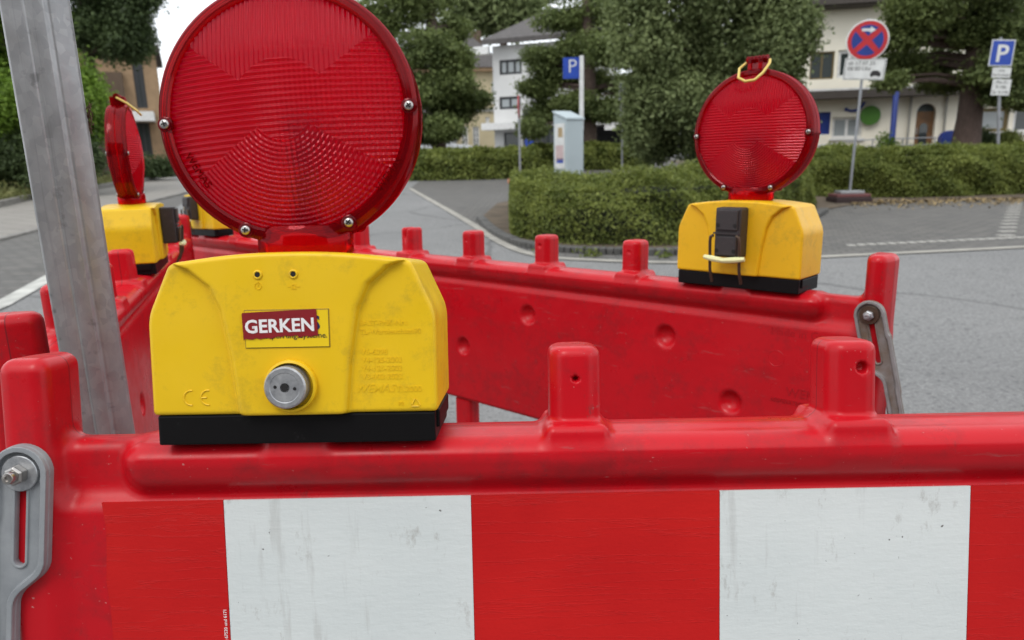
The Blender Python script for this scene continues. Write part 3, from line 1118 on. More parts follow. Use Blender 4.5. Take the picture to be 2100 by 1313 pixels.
# weeds and fallen leaves by the kerb
wp = []
for cxp, cyp, nn2, sp in ((1213, 527, 50, 0.06), (1365, 530, 30, 0.05), (1112, 524, 14, 0.04)):
    c = gnd(cxp, cyp)
    for k in range(nn2):
        wp.append((c[0] + random.gauss(0, sp), c[1] + random.gauss(0, sp * 0.5), c[2] + abs(random.gauss(0.03, 0.035))))
wp = np.array(wp)
tag(add('kerb_weeds', leaves('kerb_weeds', wp, np.full(len(wp), 0.06), LEAF_HEDGE)), 'small green weeds growing along the island kerb', 'weeds', kind='stuff')
LITTER = plain('fallen_leaf', (0.26, 0.19, 0.09), 0.9, scale=7, var=0.5)
lp = []
for k in range(1500):
    t = random.random()
    c = gnd(1740 + 560 * t, 413 - 8 * t + abs(random.gauss(0, 7)))
    lp.append((c[0], c[1], c[2] + 0.02))
lp = np.array(lp)
tag(add('leaf_litter', leaves('leaf_litter', lp, np.full(len(lp), 0.06), LITTER, np.tile([0, 0, 1.0], (len(lp), 1)), 0.6, 0.3)),
    'dry fallen leaves along the foot of the long hedge', 'leaves', kind='stuff')


# ------------------------------------------------------------------ buildings
class Facade:
    """vertical wall plane through a pixel at depth Y, turned by yaw; local x along the wall, z up, -y outwards"""

    def __init__(s, name, label, px, Y, yaw, cat='building'):
        p = gat(px, Y)
        s.o = np.array([p[0], p[1], p[2]])
        s.yaw = R(yaw)
        s.ux = np.array([math.cos(s.yaw), math.sin(s.yaw), 0])
        s.uy = np.array([-math.sin(s.yaw), math.cos(s.yaw), 0])
        s.root = thing(name, label, cat, s.o, s.yaw)

    def uv(s, px, py, off=0.0):
        v = ray(px, py)
        o = CP - s.o
        t = (off - o @ s.uy) / (v @ s.uy)
        q = o + v * t
        return q @ s.ux, q[2]

    def rect(s, x0, y0, x1, y1, off=0.0):
        a = s.uv(x0, y0, off)
        b_ = s.uv(x1, y0, off)
        c = s.uv(x0, y1, off)
        d = s.uv(x1, y1, off)
        return (a[0] + c[0]) / 2, (b_[0] + d[0]) / 2, (c[1] + d[1]) / 2, (a[1] + b_[1]) / 2   # u0,u1,z0,z1


def wall_holes(u0, u1, z0, z1, holes, y=0.0, t=0.2):
    xs = sorted({u0, u1} | {c for h in holes for c in h[:2]})
    zs = sorted({z0, z1} | {c for h in holes for c in h[2:4]})
    mb = MB()
    for a, b_ in zip(xs[:-1], xs[1:]):
        for c, d in zip(zs[:-1], zs[1:]):
            mx_, mz_ = (a + b_) / 2, (c + d) / 2
            if any(h[0] < mx_ < h[1] and h[2] < mz_ < h[3] for h in holes):
                continue
            mb.poly([(a, y, c), (b_, y, c), (b_, y, d), (a, y, d)], [(0, 1, 2, 3)])
    for h in holes:
        a, b_, c, d = h[:4]
        mb.poly([(a, y, c), (b_, y, c), (b_, y, d), (a, y, d), (a, y + t, c), (b_, y + t, c), (b_, y + t, d), (a, y + t, d)],
                [(0, 4, 5, 1), (1, 5, 6, 2), (2, 6, 7, 3), (3, 7, 4, 0)])
    return mb


def window(root, h, frame, glass, y=0.12, bars=1, fw_=0.06, sill=None, cross=0):
    a, b_, c, d = h
    mb = MB()
    mb.box(a, b_, y - 0.03, y + 0.03, c, c + fw_).box(a, b_, y - 0.03, y + 0.03, d - fw_, d)
    mb.box(a, a + fw_, y - 0.03, y + 0.03, c + fw_, d - fw_).box(b_ - fw_, b_, y - 0.03, y + 0.03, c + fw_, d - fw_)
    for k in range(1, bars + 1):
        x = a + (b_ - a) * k / (bars + 1)
        mb.box(x - fw_ / 2, x + fw_ / 2, y - 0.028, y + 0.028, c + fw_, d - fw_)
    fr_ = mb.obj('window', frame, root)
    for k in range(1, cross + 1):
        z = c + (d - c) * k / (cross + 1)
        MB().box(a + fw_, b_ - fw_, y - 0.026, y + 0.026, z - 0.02, z + 0.02).obj('glazing_bar', frame, fr_)
    for k in range(bars + 1):
        x0 = a + (b_ - a) * k / (bars + 1) + fw_ / 2
        x1 = a + (b_ - a) * (k + 1) / (bars + 1) - fw_ / 2
        MB().box(x0, x1, y + 0.0, y + 0.012, c + fw_ * 0.9, d - fw_ * 0.9).obj('pane', glass, fr_)
    if sill is not None:
        MB().box(a - 0.06, b_ + 0.06, -0.08, 0.1, c - 0.06, c - 0.002).obj('sill', sill, fr_)
    return fr_


# --- cream house on the right
f = Facade('cream_house', 'large cream rendered house with arched wooden door on the right', 1700, 24.0, -12)
U0, U1 = f.uv(1560, 200)[0], f.uv(2500, 200)[0]
zband = f.uv(1740, 194)[1]
ztop = f.uv(1700, 14)[1]
low = [f.rect(1670, 230, 1703, 276), f.rect(1706, 240, 1769, 284), f.rect(2004, 222, 2069, 270), f.rect(2078, 220, 2160, 272)]
door = f.rect(1876, 212, 1916, 330)
door = (door[0], door[1], 0.0, door[3])
wall_holes(U0, U1, -0.5, zband, low + [door], 0, 0.25).obj('ground_floor_wall', CREAM, f.root)
upp = [f.rect(1661, 106, 1711, 163), f.rect(1718, 102, 1768, 160), f.rect(2010, 90, 2075, 160)]
wall_holes(U0, U1, zband, ztop, upp, 0.02, 0.25).obj('upper_wall', CREAM, f.root)
MB().box(U0, U1, 0.02, 9, ztop, ztop + 0.01).box(U0 - 0.1, U0, 0.02, 9, -0.5, ztop).box(U0, U1, 0.5, 0.55, -0.5, ztop).obj('inner_wall', CREAM, f.root)
MB().box(U0 - 0.3, U1, -0.55, -0.002, zband - 0.14, zband + 0.10).obj('canopy_slab', EAVE, f.root)
MB().box(U0 - 0.3, U1, -0.552, -0.52, zband + 0.102, zband + 0.16).obj('canopy_flashing', WFRAME, f.root)
rf = MB().poly([(U0 - 0.5, -0.6, ztop - 0.05), (U1, -0.6, ztop - 0.05), (U1, 4.5, ztop + 3.6), (U0 - 0.5, 4.5, ztop + 3.6),
                (U0 - 0.5, -0.6, ztop + 0.14), (U1, -0.6, ztop + 0.14), (U1, 4.5, ztop + 3.8), (U0 - 0.5, 4.5, ztop + 3.8)],
               [(0, 3, 2, 1), (4, 5, 6, 7), (0, 1, 5, 4), (1, 2, 6, 5), (2, 3, 7, 6), (3, 0, 4, 7)]).obj('roof', ROOF, f.root)
MB().box(U0 - 0.5, U1, -0.72, -0.602, ztop - 0.06, ztop + 0.1).obj('gutter', EAVE, rf)
MB().box(U0 - 0.5, U1, -0.6, 0.3, ztop - 0.09, ztop - 0.053).obj('soffit', EAVE, f.root)
MB().box(U0, U1, 0.1, 0.3, ztop - 0.05, ztop + 0.5).obj('attic_wall', CREAM, f.root)
sk = f.rect(1650, -2, 1690, 12)
MB().box(sk[0], sk[1], 0.25, 0.9, ztop + 0.72, ztop + 0.80, Matrix.Identity(4)).obj('skylight', GLASSPALE, rf)
o = window(f.root, low[0], BLUE, BLUE, 0.10, 0, 0.05)
window(f.root, low[1], WFRAME, GLASSPALE, 0.12, 1, 0.09, WFRAME)
window(f.root, low[2], BFRAME, GLASSPALE, 0.12, 0, 0.10, WFRAME)
window(f.root, low[3], WFRAME, GLASS, 0.12, 1, 0.10, WFRAME)
window(f.root, upp[0], BFRAME, SHUTTER, 0.10, 1, 0.05)
window(f.root, upp[1], WFRAME, GLASS, 0.12, 1, 0.10)
window(f.root, upp[2], WFRAME, GLASS, 0.12, 1, 0.10)
# arched door in its recess
da, db, dc, dd_ = door
cxm, hw_ = (da + db) / 2, (db - da) / 2
arch = [(cxm + hw_ * math.cos(R(a)), dd_ - hw_ + hw_ * math.sin(R(a))) for a in range(0, 181, 12)]
sp = MB()   # spandrels closing the square opening to an arch
sp.prism([(db, dd_)] + [q for q in arch[:8]], 0.003, 0.24)
sp.prism([(da, dd_)] + [q for q in arch[:7:-1]], 0.003, 0.24)
sp.prism([(da, dd_), (db, dd_), arch[7], arch[8]], 0.003, 0.24)
sp.obj('arch_spandrel', CREAM, f.root)
dm = MB().prism([(da, dc), (db, dc)] + arch, 0.16, 0.20).obj('door', WOOD, f.root)
MB().prism([(cxm - hw_ * 0.42, dc + 0.5), (cxm + hw_ * 0.42, dc + 0.5)] + [(cxm + hw_ * 0.42 * math.cos(R(a)), dd_ - 0.75 + hw_ * 0.5 * math.sin(R(a))) for a in range(0, 181, 20)], 0.145, 0.16).obj('door_pane', GLASS, dm)
MB().prism([(cxm + hw_ * 0.93 * math.cos(R(a)), dd_ - hw_ + 0.04 + hw_ * 0.9 * math.sin(R(a))) for a in range(0, 181, 15)], 0.146, 0.16).obj('fanlight', GLASS, dm)
MB().tube([(cxm - hw_ * 0.7, 0.12, dc + 1.0), (cxm - hw_ * 0.7, 0.12, dc + 1.2)], 0.015).obj('door_handle', ZINC, dm)
for px_ in (1862, 1935):
    u = f.uv(px_, 260)[0]
    MB().tube([(u, -0.06, 0), (u, -0.06, zband - 0.14)], 0.035, 8).obj('downpipe', plain('downpipe_grey', (0.3, 0.29, 0.26), 0.6), f.root)

# things at the house front
def wall_pt(fac, px, py, off):
    u, z = fac.uv(px, py, off)
    p = fac.o + fac.ux * u + fac.uy * off
    return np.array([p[0], p[1], fac.o[2] + z])


pt, pb = wall_pt(f, 1838, 190, -0.9), wall_pt(f, 1826, 326, -1.5)
bp = thing('leaning_pole', 'deep blue slanting pole holding up the house canopy', 'pole', (pb[0], pb[1], gz(pb[1])))
MB().tube([(0, 0, 0), (pt[0] - pb[0], pt[1] - pb[1], pt[2] - gz(pb[1]))], 0.085, 12).obj('shaft', BLUE, bp, smooth=True)
MB().box(-0.16, 0.16, -0.16, 0.16, 0.0, 0.02).obj('foot_plate', POLE, bp)
q = wall_pt(f, 1785, 237, -0.12)
gs_ = thing('round_sign', 'plain green round sign on the cream wall beside the lower window', 'sign', (q[0], q[1], q[2]), f.yaw)
MB().lathe([(0.30, -0.02), (0.305, -0.01), (0.305, 0.02)], 40, 'y').obj('disc', GREEN, gs_)
MB().tube([(0, 0.02, 0), (0, 0.12, 0)], 0.02).obj('bracket', POLE, gs_)
q = wall_pt(f, 1768, 218, -0.06)
ar = thing('curved_emblem', 'dark blue curved emblem on the wall above the green disc', 'emblem', (q[0], q[1], q[2]), f.yaw)
arcp = [(-0.28 + 0.34 * math.sin(R(a)), 0, 0.15 - 0.34 * math.cos(R(a)) + 0.05) for a in range(-35, 80, 8)]
MB().tube(arcp, [0.03 + 0.02 * i / len(arcp) for i in range(len(arcp))], 8).obj('arc', BLUE, ar, smooth=True)
MB().lathe([(0.05, -0.02), (0.05, 0.02)], 20, 'y', M=Matrix.Translation((arcp[0][0], 0, arcp[0][2]))).obj('dot', BLUE, ar)
q = wall_pt(f, 1941, 330, -1.0)
bx_ = thing('arched_box', 'dark blue arch-topped litter box beside the thick tree trunk', 'box', (q[0], q[1], gz(q[1])), f.yaw)
hb = wall_pt(f, 1941, 268, -1.0)[2] - gz(q[1])
prof = [(-0.27, 0.0), (0.27, 0.0), (0.27, hb - 0.26)] + [(0.27 * math.cos(R(a)), hb - 0.26 + 0.26 * math.sin(R(a))) for a in range(10, 171, 16)] + [(-0.27, hb - 0.26)]
MB().prism(prof, -0.18, 0.18).obj('casing', BLUE, bx_, bevel=0.015)
MB().box(-0.05, 0.05, -0.19, -0.182, hb * 0.1, hb * 0.5).obj('paper_label', SIGNGREY, bx_)
# ramp handrail
hr = thing('handrail', 'thin grey metal handrail with sloping ramp section before the house', 'handrail', wall_pt(f, 1780, 325, -1.2), f.yaw)
ho = np.array(hr.location)
def hloc(px, py):
    p = wall_pt(f, px, py, -1.2) - ho
    return (p @ f.ux, 0.0, p[2])
for y0, y1, y2 in ((302, 286, 284), (316, 300, 298)):
    MB().tube([hloc(1655, y0), hloc(1730, y0 - 10), hloc(1790, y1), hloc(1870, y2), hloc(1920, y2 - 2)], 0.02, 6).obj('rail', POLE, hr)
for px_, y0 in ((1680, 298), (1732, 292), (1790, 286), (1852, 284), (1918, 282)):
    a_, b_ = hloc(px_, y0), hloc(px_, 335)
    MB().tube([a_, (a_[0], 0, b_[2])], 0.02, 6).obj('baluster', POLE, hr)

# --- white-grey building in the centre
f2 = Facade('white_building', 'white three-storey building with dark framed windows in the centre', 1010, 44.0, -20)
U0 = f2.uv(1012, 200)[0]
U1 = f2.uv(1260, 200)[0]
zt2 = f2.uv(1050, 92)[1]
hs2 = [f2.rect(1024, 122, 1070, 153), f2.rect(1024, 198, 1068, 224), f2.rect(1034, 272, 1066, 318)]
wall_holes(U0, U1, -0.5, zt2, hs2, 0, 0.25).obj('front_wall', WHITEWALL, f2.root)
MB().poly([(U0, 0, -0.5), (U0, 0, zt2), (U0, 9, zt2), (U0, 9, -0.5)], [(0, 1, 2, 3)]).obj('side_wall', WHITEWALL, f2.root)
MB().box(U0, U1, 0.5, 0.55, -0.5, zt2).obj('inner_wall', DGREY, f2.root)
window(f2.root, hs2[0], DFRAME, GLASSPALE, 0.1, 2, 0.14)
window(f2.root, hs2[1], DFRAME, GLASSPALE, 0.1, 1, 0.14)
window(f2.root, hs2[2], DFRAME, GLASS, 0.1, 0, 0.08)
rf = MB().poly([(U0 - 0.4, -0.7, zt2), (U1, -0.7, zt2), (U1, 5, zt2 + 2.3), (U0 + 1.6, 5, zt2 + 2.3),
                (U0 - 0.4, -0.7, zt2 + 0.28), (U1, -0.7, zt2 + 0.28), (U1, 5, zt2 + 2.6), (U0 + 1.6, 5, zt2 + 2.6)],
               [(0, 3, 2, 1), (4, 5, 6, 7), (0, 1, 5, 4), (1, 2, 6, 5), (2, 3, 7, 6), (3, 0, 4, 7)]).obj('roof', ROOF, f2.root)
aw = f2.rect(1006, 253, 1068, 267)
MB().box(aw[0] - 0.2, aw[1], -1.0, -0.002, aw[2], aw[3]).obj('awning', WFRAME, f2.root)
wl_ = f2.uv(1003, 108)
MB().box(wl_[0] - 0.9, wl_[0] + 0.35, -1.1, -0.7, wl_[1] - 0.22, wl_[1] + 0.2).obj('gutter_box', WFRAME, f2.root)
# --- dark grey annex
f3 = Facade('grey_annex', 'low dark grey clad entrance block with blue notice panel', 1095, 40.0, -20)
U0, U1 = f3.uv(1072, 260)[0], f3.uv(1122, 260)[0]
z3 = f3.uv(1100, 222)[1]
MB().box(U0, U1, 0, 3, -0.5, z3).obj('wall', DGREY, f3.root)
r3 = f3.rect(1077, 273, 1094, 303, -0.05)
bpnl = MB().box(r3[0], r3[1], -0.06, -0.003, r3[2], r3[3]).obj('notice_panel', SIGNBLUE, f3.root)
MB().box(r3[0] + 0.1, r3[1] - 0.1, -0.07, -0.062, r3[3] - 0.35, r3[3] - 0.22).obj('printed_line', WHITEPRINT, bpnl)
de = f3.rect(1124, 262, 1136, 322)
MB().box(de[0], de[1], -0.05, 0.02, -0.4, de[3]).obj('door', GLASS, f3.root)
MB().box(de[0] - 0.12, de[1] + 0.2, -0.08, 0.03, de[3] + 0.002, de[3] + 0.25).obj('door_head', SIGNGREY, f3.root)
# --- garage block behind parking machine
f4 = Facade('dark_garage', 'dark open garage under white fascia behind the parking machine', 1245, 38.0, -8)
U0, U1 = f4.uv(1135, 280)[0], f4.uv(1300, 280)[0]
zf = f4.rect(1200, 243, 1290, 256)
MB().box(U0, U1, 2.5, 2.7, -0.5, zf[2]).box(U0 - 0.2, U0, 0, 2.7, -0.5, zf[2]).box(U1, U1 + 0.2, 0, 2.7, -0.5, zf[2]).obj('wall', DGREY, f4.root)
MB().box(U0 - 0.3, U1 + 0.3, -0.2, 2.8, zf[2] + 0.002, zf[3]).obj('fascia', WFRAME, f4.root)
MB().box(U0, U1, 0.3, 2.5, zf[3] + 0.002, zf[3] + 2.0).obj('upper_wall', WHITEWALL, f4.root)
rl = f4.rect(1240, 257, 1262, 267)
MB().box(rl[0], rl[1], -0.3, -0.1, rl[2], rl[3]).obj('lamp_box', WFRAME, f4.root)
# --- yellow cream old building
f5 = Facade('yellow_building', 'yellow-cream old building with grey hipped roof behind the first conifer', 950, 52.0, 8)
U0, U1 = f5.uv(860, 250)[0], f5.uv(1030, 250)[0]
zt5 = f5.uv(985, 140)[1]
hs5 = [f5.rect(1008, 168, 1022, 214), f5.rect(924, 262, 937, 306), f5.rect(947, 260, 960, 306), f5.rect(970, 260, 983, 305), f5.rect(996, 240, 1004, 255)]
wall_holes(U0, U1, -0.5, zt5, hs5, 0, 0.25).obj('front_wall', CREAM2, f5.root)
for h_ in hs5:
    window(f5.root, h_, WFRAME, GLASS, 0.1, 1, 0.09, None, 3)
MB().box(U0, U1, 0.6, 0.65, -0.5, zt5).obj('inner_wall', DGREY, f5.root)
cz = f5.uv(985, 226)[1]
MB().box(U0, U1, -0.12, -0.002, cz - 0.12, cz + 0.12).obj('string_course', WHITESTONE, f5.root)
MB().box(U0 - 0.3, U1 + 0.3, -0.5, -0.002, zt5 - 0.25, zt5).obj('cornice', BROWNWALL, f5.root)
zr = f5.uv(960, 62)[1]
rf = MB().poly([(U0 - 0.4, -0.6, zt5 + 0.003), (U1 + 0.4, -0.6, zt5 + 0.003), (U1 + 0.4, 10, zt5 + 0.003), (U0 - 0.4, 10, zt5 + 0.003),
                (f5.uv(880, 62)[0], 3.5, zr + 0.4), (f5.uv(968, 62)[0], 3.5, zr + 0.4)],
               [(0, 3, 2, 1), (0, 1, 5, 4), (1, 2, 5), (2, 3, 4, 5), (3, 0, 4)]).obj('roof', ROOF, f5.root)
ch = f5.rect(975, 46, 996, 70)
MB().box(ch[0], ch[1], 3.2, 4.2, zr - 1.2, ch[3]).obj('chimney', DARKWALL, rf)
# far pale wall left of it
f6 = Facade('pale_garden_house', 'small pale house glimpsed left of the conifer trunk', 880, 48.0, 5)
U0, U1 = f6.uv(850, 290)[0], f6.uv(902, 290)[0]
zt6 = f6.uv(880, 262)[1]
MB().box(U0, U1, 0, 5, -0.5, zt6).obj('wall', WHITEWALL, f6.root)
MB().poly([(U0 - .3, -.3, zt6 + .002), (U1 + .3, -.3, zt6 + .002), (U1 + .3, 5.3, zt6 + .002), (U0 - .3, 5.3, zt6 + .002), (U0 - .3, 2.5, zt6 + 1.6), (U1 + .3, 2.5, zt6 + 1.6)],
          [(0, 3, 2, 1), (0, 1, 5, 4), (2, 3, 4, 5), (1, 2, 5), (3, 0, 4)]).obj('roof', ROOF, f6.root)
# --- tan modern building on the left
f7 = Facade('tan_building', 'tan modern building with dark glazed stair strip on the left', 265, 36.0, 24)
U0, U1 = f7.uv(150, 220)[0], f7.uv(332, 220)[0]
zt7 = f7.uv(300, 108)[1]
hs7 = [f7.rect(275, 118, 297, 222), f7.rect(283, 245, 310, 322)]
wall_holes(U0, U1, -0.5, zt7, hs7, 0, 0.3).obj('front_wall', BROWNWALL, f7.root)
window(f7.root, hs7[0], DFRAME, GLASS, 0.12, 2, 0.10)
window(f7.root, hs7[1], DFRAME, GLASS, 0.12, 1, 0.10)
lf = f7.rect(205, 150, 262, 318)
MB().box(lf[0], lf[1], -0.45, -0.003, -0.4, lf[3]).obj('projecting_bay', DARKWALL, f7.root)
cn = f7.rect(274, 233, 318, 252)
MB().box(cn[0], cn[1], -1.6, -0.003, cn[2], cn[3]).obj('entrance_canopy', WFRAME, f7.root)
MB().box(U0 - 0.2, U1 + 0.2, -0.3, 6, zt7 + 0.002, zt7 + 0.35).obj('flat_roof', EAVE, f7.root)
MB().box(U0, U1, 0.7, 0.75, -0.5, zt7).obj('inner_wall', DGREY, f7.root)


# --- unseen terrace added behind the viewer to shade the front faces
bk = thing('added_shade_terrace', 'unseen dark brick terrace added behind the viewer to shade the barrier fronts', 'building', (0, -17.0, 0))
hk = [(-12 + 4 * k, -10.4 + 4 * k, z, z + 1.6) for k in range(7) for z in (1.0, 4.0, 7.0)]
wbk = wall_holes(-16, 16, -0.2, 9.2, hk, 0, 0.25).obj('wall', plain('dark_brick', (0.12, 0.07, 0.05), 0.9, scale=4, var=0.2), bk)
for h_ in hk:
    window(bk, h_, WFRAME, GLASS, 0.12, 1, 0.07)
MB().poly([(-16.4, 0.6, 9.2), (16.4, 0.6, 9.2), (16.4, -5, 11.5), (-16.4, -5, 11.5)], [(0, 1, 2, 3)]).obj('roof', ROOF, bk)

# ------------------------------------------------------------------ street signs
def frame_at(p, yaw, tilt=0.0):
    return Matrix.Translation(Vector([float(c) for c in p])) @ Matrix.Rotation(yaw, 4, 'Z') @ Matrix.Rotation(tilt, 4, 'Y')


# no-stopping sign on a movable foot
b = gnd(1740, 416)
Y0 = b[1]
ns = thing('no_stopping_sign', 'round red and blue no-stopping sign on portable foot by the long hedge', 'road sign', b)
tp = at(1776, 84, Y0) - b
lean = tp[0] / tp[2]
hgt = tp[2]
ns.rotation_euler = (0, 0, 0)
def pole_pt(z):
    return (lean * z, 0, z)
MB().tube([pole_pt(0.08), pole_pt(hgt + 0.33)], 0.021, 10).obj('pole', POLE, ns, smooth=True)
cz_ = hgt
d_ = bpy.data.objects.new('disc', MB().lathe([(0.300, -0.012), (0.31, -0.006), (0.31, 0.006)], 48, 'y').mesh('disc', SIGNWHITE))
link(d_, ns)
d_.location = (lean * cz_, -0.045, cz_)
d_.rotation_euler = (0, R(4), R(-22))
MB().lathe([(0.29, -0.0135), (0.29, -0.0125)], 48, 'y').obj('red_ring', SIGNRED, d_)
for k in range(4):
    a0 = 90 * k
    pts = []
    off = 0.045
    r_ = 0.230
    c0 = (off * math.sqrt(2) * math.cos(R(a0)), off * math.sqrt(2) * math.sin(R(a0)))
    arcs = [(r_ * math.cos(R(a0 + t)), r_ * math.sin(R(a0 + t))) for t in np.linspace(-35.5, 35.5, 9)]
    outl = [c0] + arcs
    MB().prism(outl, -0.0150, -0.0137).obj('blue_field', BLUE, d_)
aw_ = [(-0.10, 0.135), (0.02, 0.135), (0.02, 0.105), (0.10, 0.155), (0.02, 0.205), (0.02, 0.175), (-0.10, 0.175)]
MB().prism(aw_, -0.0165, -0.0152).obj('white_arrow', SIGNWHITE, d_)
pl = bpy.data.objects.new('plate', MB().box(-0.30, 0.30, -0.004, 0.004, -0.165, 0.165).mesh('plate', SIGNWHITE, bevel=0.003))
link(pl, ns)
z2 = (at(1770, 143, Y0) - b)[2]
pl.location = (lean * z2, -0.05, z2)
pl.rotation_euler = (0, R(4), R(-22))
bd = MB()
for (x0, x1, zz0, zz1) in ((-0.285, 0.285, 0.148, 0.155), (-0.285, 0.285, -0.155, -0.148), (-0.285, -0.278, -0.1478, 0.1478), (0.278, 0.285, -0.1478, 0.1478)):
    bd.box(x0, x1, -0.0055, -0.0042, zz0, zz1)
bd.obj('plate_border', BLACKPRINT, pl)
add('lettering', text_mesh('lettering', 'ab 17.07.25', 0.085, BLACKPRINT, 0.0004), pl, (-0.25, -0.005, 0.065))
add('lettering', text_mesh('lettering', '08:00 Uhr', 0.085, BLACKPRINT, 0.0004), pl, (-0.25, -0.005, -0.02))
MB().prism([(0.09, -0.10), (0.10, -0.045), (0.13, -0.02), (0.20, -0.02), (0.23, -0.045), (0.245, -0.06), (0.245, -0.10), (0.22, -0.12), (0.2, -0.1), (0.14, -0.1), (0.12, -0.12)], -0.0055, -0.0043).obj('car_symbol', BLACKPRINT, pl)
ft = MB()
ft.box(-0.30, 0.30, -0.20, 0.20, 0.0, 0.10)
ft.obj('foot_block', RUBBER, ns, bevel=0.02)
MB().box(-0.28, 0.28, -0.18, 0.18, 0.102, 0.15).obj('foot_top', FOOTRED, ns, bevel=0.01)
MB().box(-0.20, 0.20, -0.12, 0.12, 0.152, 0.20).obj('foot_socket', SIGNGREY, ns, bevel=0.01)


def p_sign(px, ytop, ybot_sign, ybase, Y, wid, plates, label, yaw, pole_top=None):
    base = gat(px, Y)
    t = at(px, ytop, Y) - base
    root = thing('parking_sign', label, 'road sign', base, 0, 'parking signs')
    hgt = t[2]
    zs = (at(px, ybot_sign, Y) - base)[2]
    ln = t[0] / t[2]
    MB().tube([(0, 0.03, 0), (ln * (hgt + 0.05), 0.03, hgt + 0.05)], 0.03, 10).obj('pole', POLE, root, smooth=True)
    h = hgt - zs
    me = MB().box(-wid / 2, wid / 2, -0.006, 0.006, -h / 2, h / 2).mesh('panel', SIGNWHITE, bevel=0.004)
    pn = add('panel', me, root, (ln * (hgt + zs) / 2, -0.02, (hgt + zs) / 2))
    pn.rotation_euler = (0, R(3), yaw)
    MB().box(-wid / 2 + 0.02, wid / 2 - 0.02, -0.0085, -0.0065, -h / 2 + 0.02, h / 2 - 0.02).obj('blue_field', SIGNBLUE, pn)
    tm = text_mesh('lettering', 'P', h * 0.92, SIGNWHITE, 0.001, 0.008, align='CENTER')
    add('lettering', tm, pn, (0, -0.0105, -h * 0.33))
    for (ya, yb, lines) in plates:
        za, zb = (at(px, ya, Y) - base)[2], (at(px, yb, Y) - base)[2]
        hh = za - zb
        pw = wid * 0.80
        pp = add('plate', MB().box(-pw / 2, pw / 2, -0.004, 0.004, -hh / 2, hh / 2).mesh('plate', SIGNWHITE, bevel=0.003), root, (ln * (za + zb) / 2, -0.02, (za + zb) / 2))
        pp.rotation_euler = (0, R(3), yaw)
        n = len(lines)
        for i, s_ in enumerate(lines):
            add('lettering', text_mesh('lettering', s_, hh / (n + 0.6), BLACKPRINT, 0.0004, align='CENTER'), pp, (0, -0.0052, hh / 2 - hh * (i + 0.9) / (n + 0.25)))
    return root


p_sign(2054, 82, 136, 305, 15.0, 0.44, [(139, 160, ['mit', 'Parkschein']), (163, 196, ['Mo-Fr', '9-18h', 'Sa 9-14h'])],
       'blue parking sign with two white plates at the right edge', R(-8))
p_sign(1277, 171, 207, 320, 20.0, 0.45, [(209, 228, ['mit', 'Parkschein']), (230, 250, ['Mo-Fr', '9-18h'])],
       'small parking sign turned edgewise, between conifer and leafy tree', R(58))

# parking machine with tall P flag
Y0 = 16.0
base = gat(1166, Y0)
pmach = thing('parking_machine', 'pale grey parking ticket machine with tall blue P flag', 'ticket machine', base)
yaw = R(28)
zl = (at(1166, 238, Y0) - base)[2]
mw = 0.22
M_ = Matrix.Rotation(yaw, 4, 'Z')
bo = MB()
bo.poly([M_ @ Vector(p) for p in [(-mw, -0.26, 0), (mw, -0.26, 0), (mw, 0.26, 0), (-mw, 0.26, 0), (-mw, -0.26, zl - 0.1), (mw, -0.26, zl - 0.1), (mw, 0.26, zl + 0.06), (-mw, 0.26, zl + 0.06)]],
        [(0, 3, 2, 1), (4, 5, 6, 7), (0, 1, 5, 4), (1, 2, 6, 5), (2, 3, 7, 6), (3, 0, 4, 7)])
bo.obj('cabinet', METERGREY, pmach, bevel=0.008)
MB().poly([M_ @ Vector(p) for p in [(-mw - .02, -0.28, zl - 0.095), (mw + .02, -0.28, zl - 0.095), (mw + .02, 0.28, zl + 0.085), (-mw - .02, 0.28, zl + 0.085),
                                    (-mw - .02, -0.28, zl - 0.055), (mw + .02, -0.28, zl - 0.055), (mw + .02, 0.28, zl + 0.125), (-mw - .02, 0.28, zl + 0.125)]],
          [(0, 3, 2, 1), (4, 5, 6, 7), (0, 1, 5, 4), (1, 2, 6, 5), (2, 3, 7, 6), (3, 0, 4, 7)]).obj('sloping_lid', METERGREY, pmach, bevel=0.006)
fpn = MB().box(-mw - 0.012, -mw - 0.002, -0.2, 0.2, 0.5, zl - 0.16, M_).obj('control_panel', SIGNWHITE, pmach)
MB().box(-mw - 0.016, -mw - 0.013, -0.12, 0.05, zl - 0.45, zl - 0.25, M_).obj('display', plain('amber_display', (0.35, 0.25, 0.12), 0.4), fpn)
MB().box(-mw - 0.016, -mw - 0.013, -0.15, 0.15, zl - 0.95, zl - 0.62, M_).obj('tariff_sheet', plain('pink_print', (0.50, 0.38, 0.38), 0.5), fpn)
MB().box(-mw - 0.016, -mw - 0.013, -0.15, 0.12, 0.62, 0.72, M_).obj('blue_label', SIGNBLUE, fpn)
zt_ = (at(1191, 114, Y0) - base)[2]
xp = (at(1193, 180, Y0) - base)[0]
MB().box(xp - 0.045, xp + 0.045, 0.0, 0.09, zl - 0.3, zt_).obj('flag_post', SIGNWHITE, pmach, bevel=0.008)
z1 = (at(1175, 161, Y0) - base)[2]
fl = MB().box(xp - 0.40, xp - 0.047, 0.03, 0.06, z1, zt_ - 0.03).obj('flag_panel', SIGNBLUE, pmach)
add('lettering', text_mesh('lettering', 'P', 0.40, SIGNWHITE, 0.002, -0.004, align='CENTER'), fl, (xp - 0.20, 0.027, z1 + 0.12))

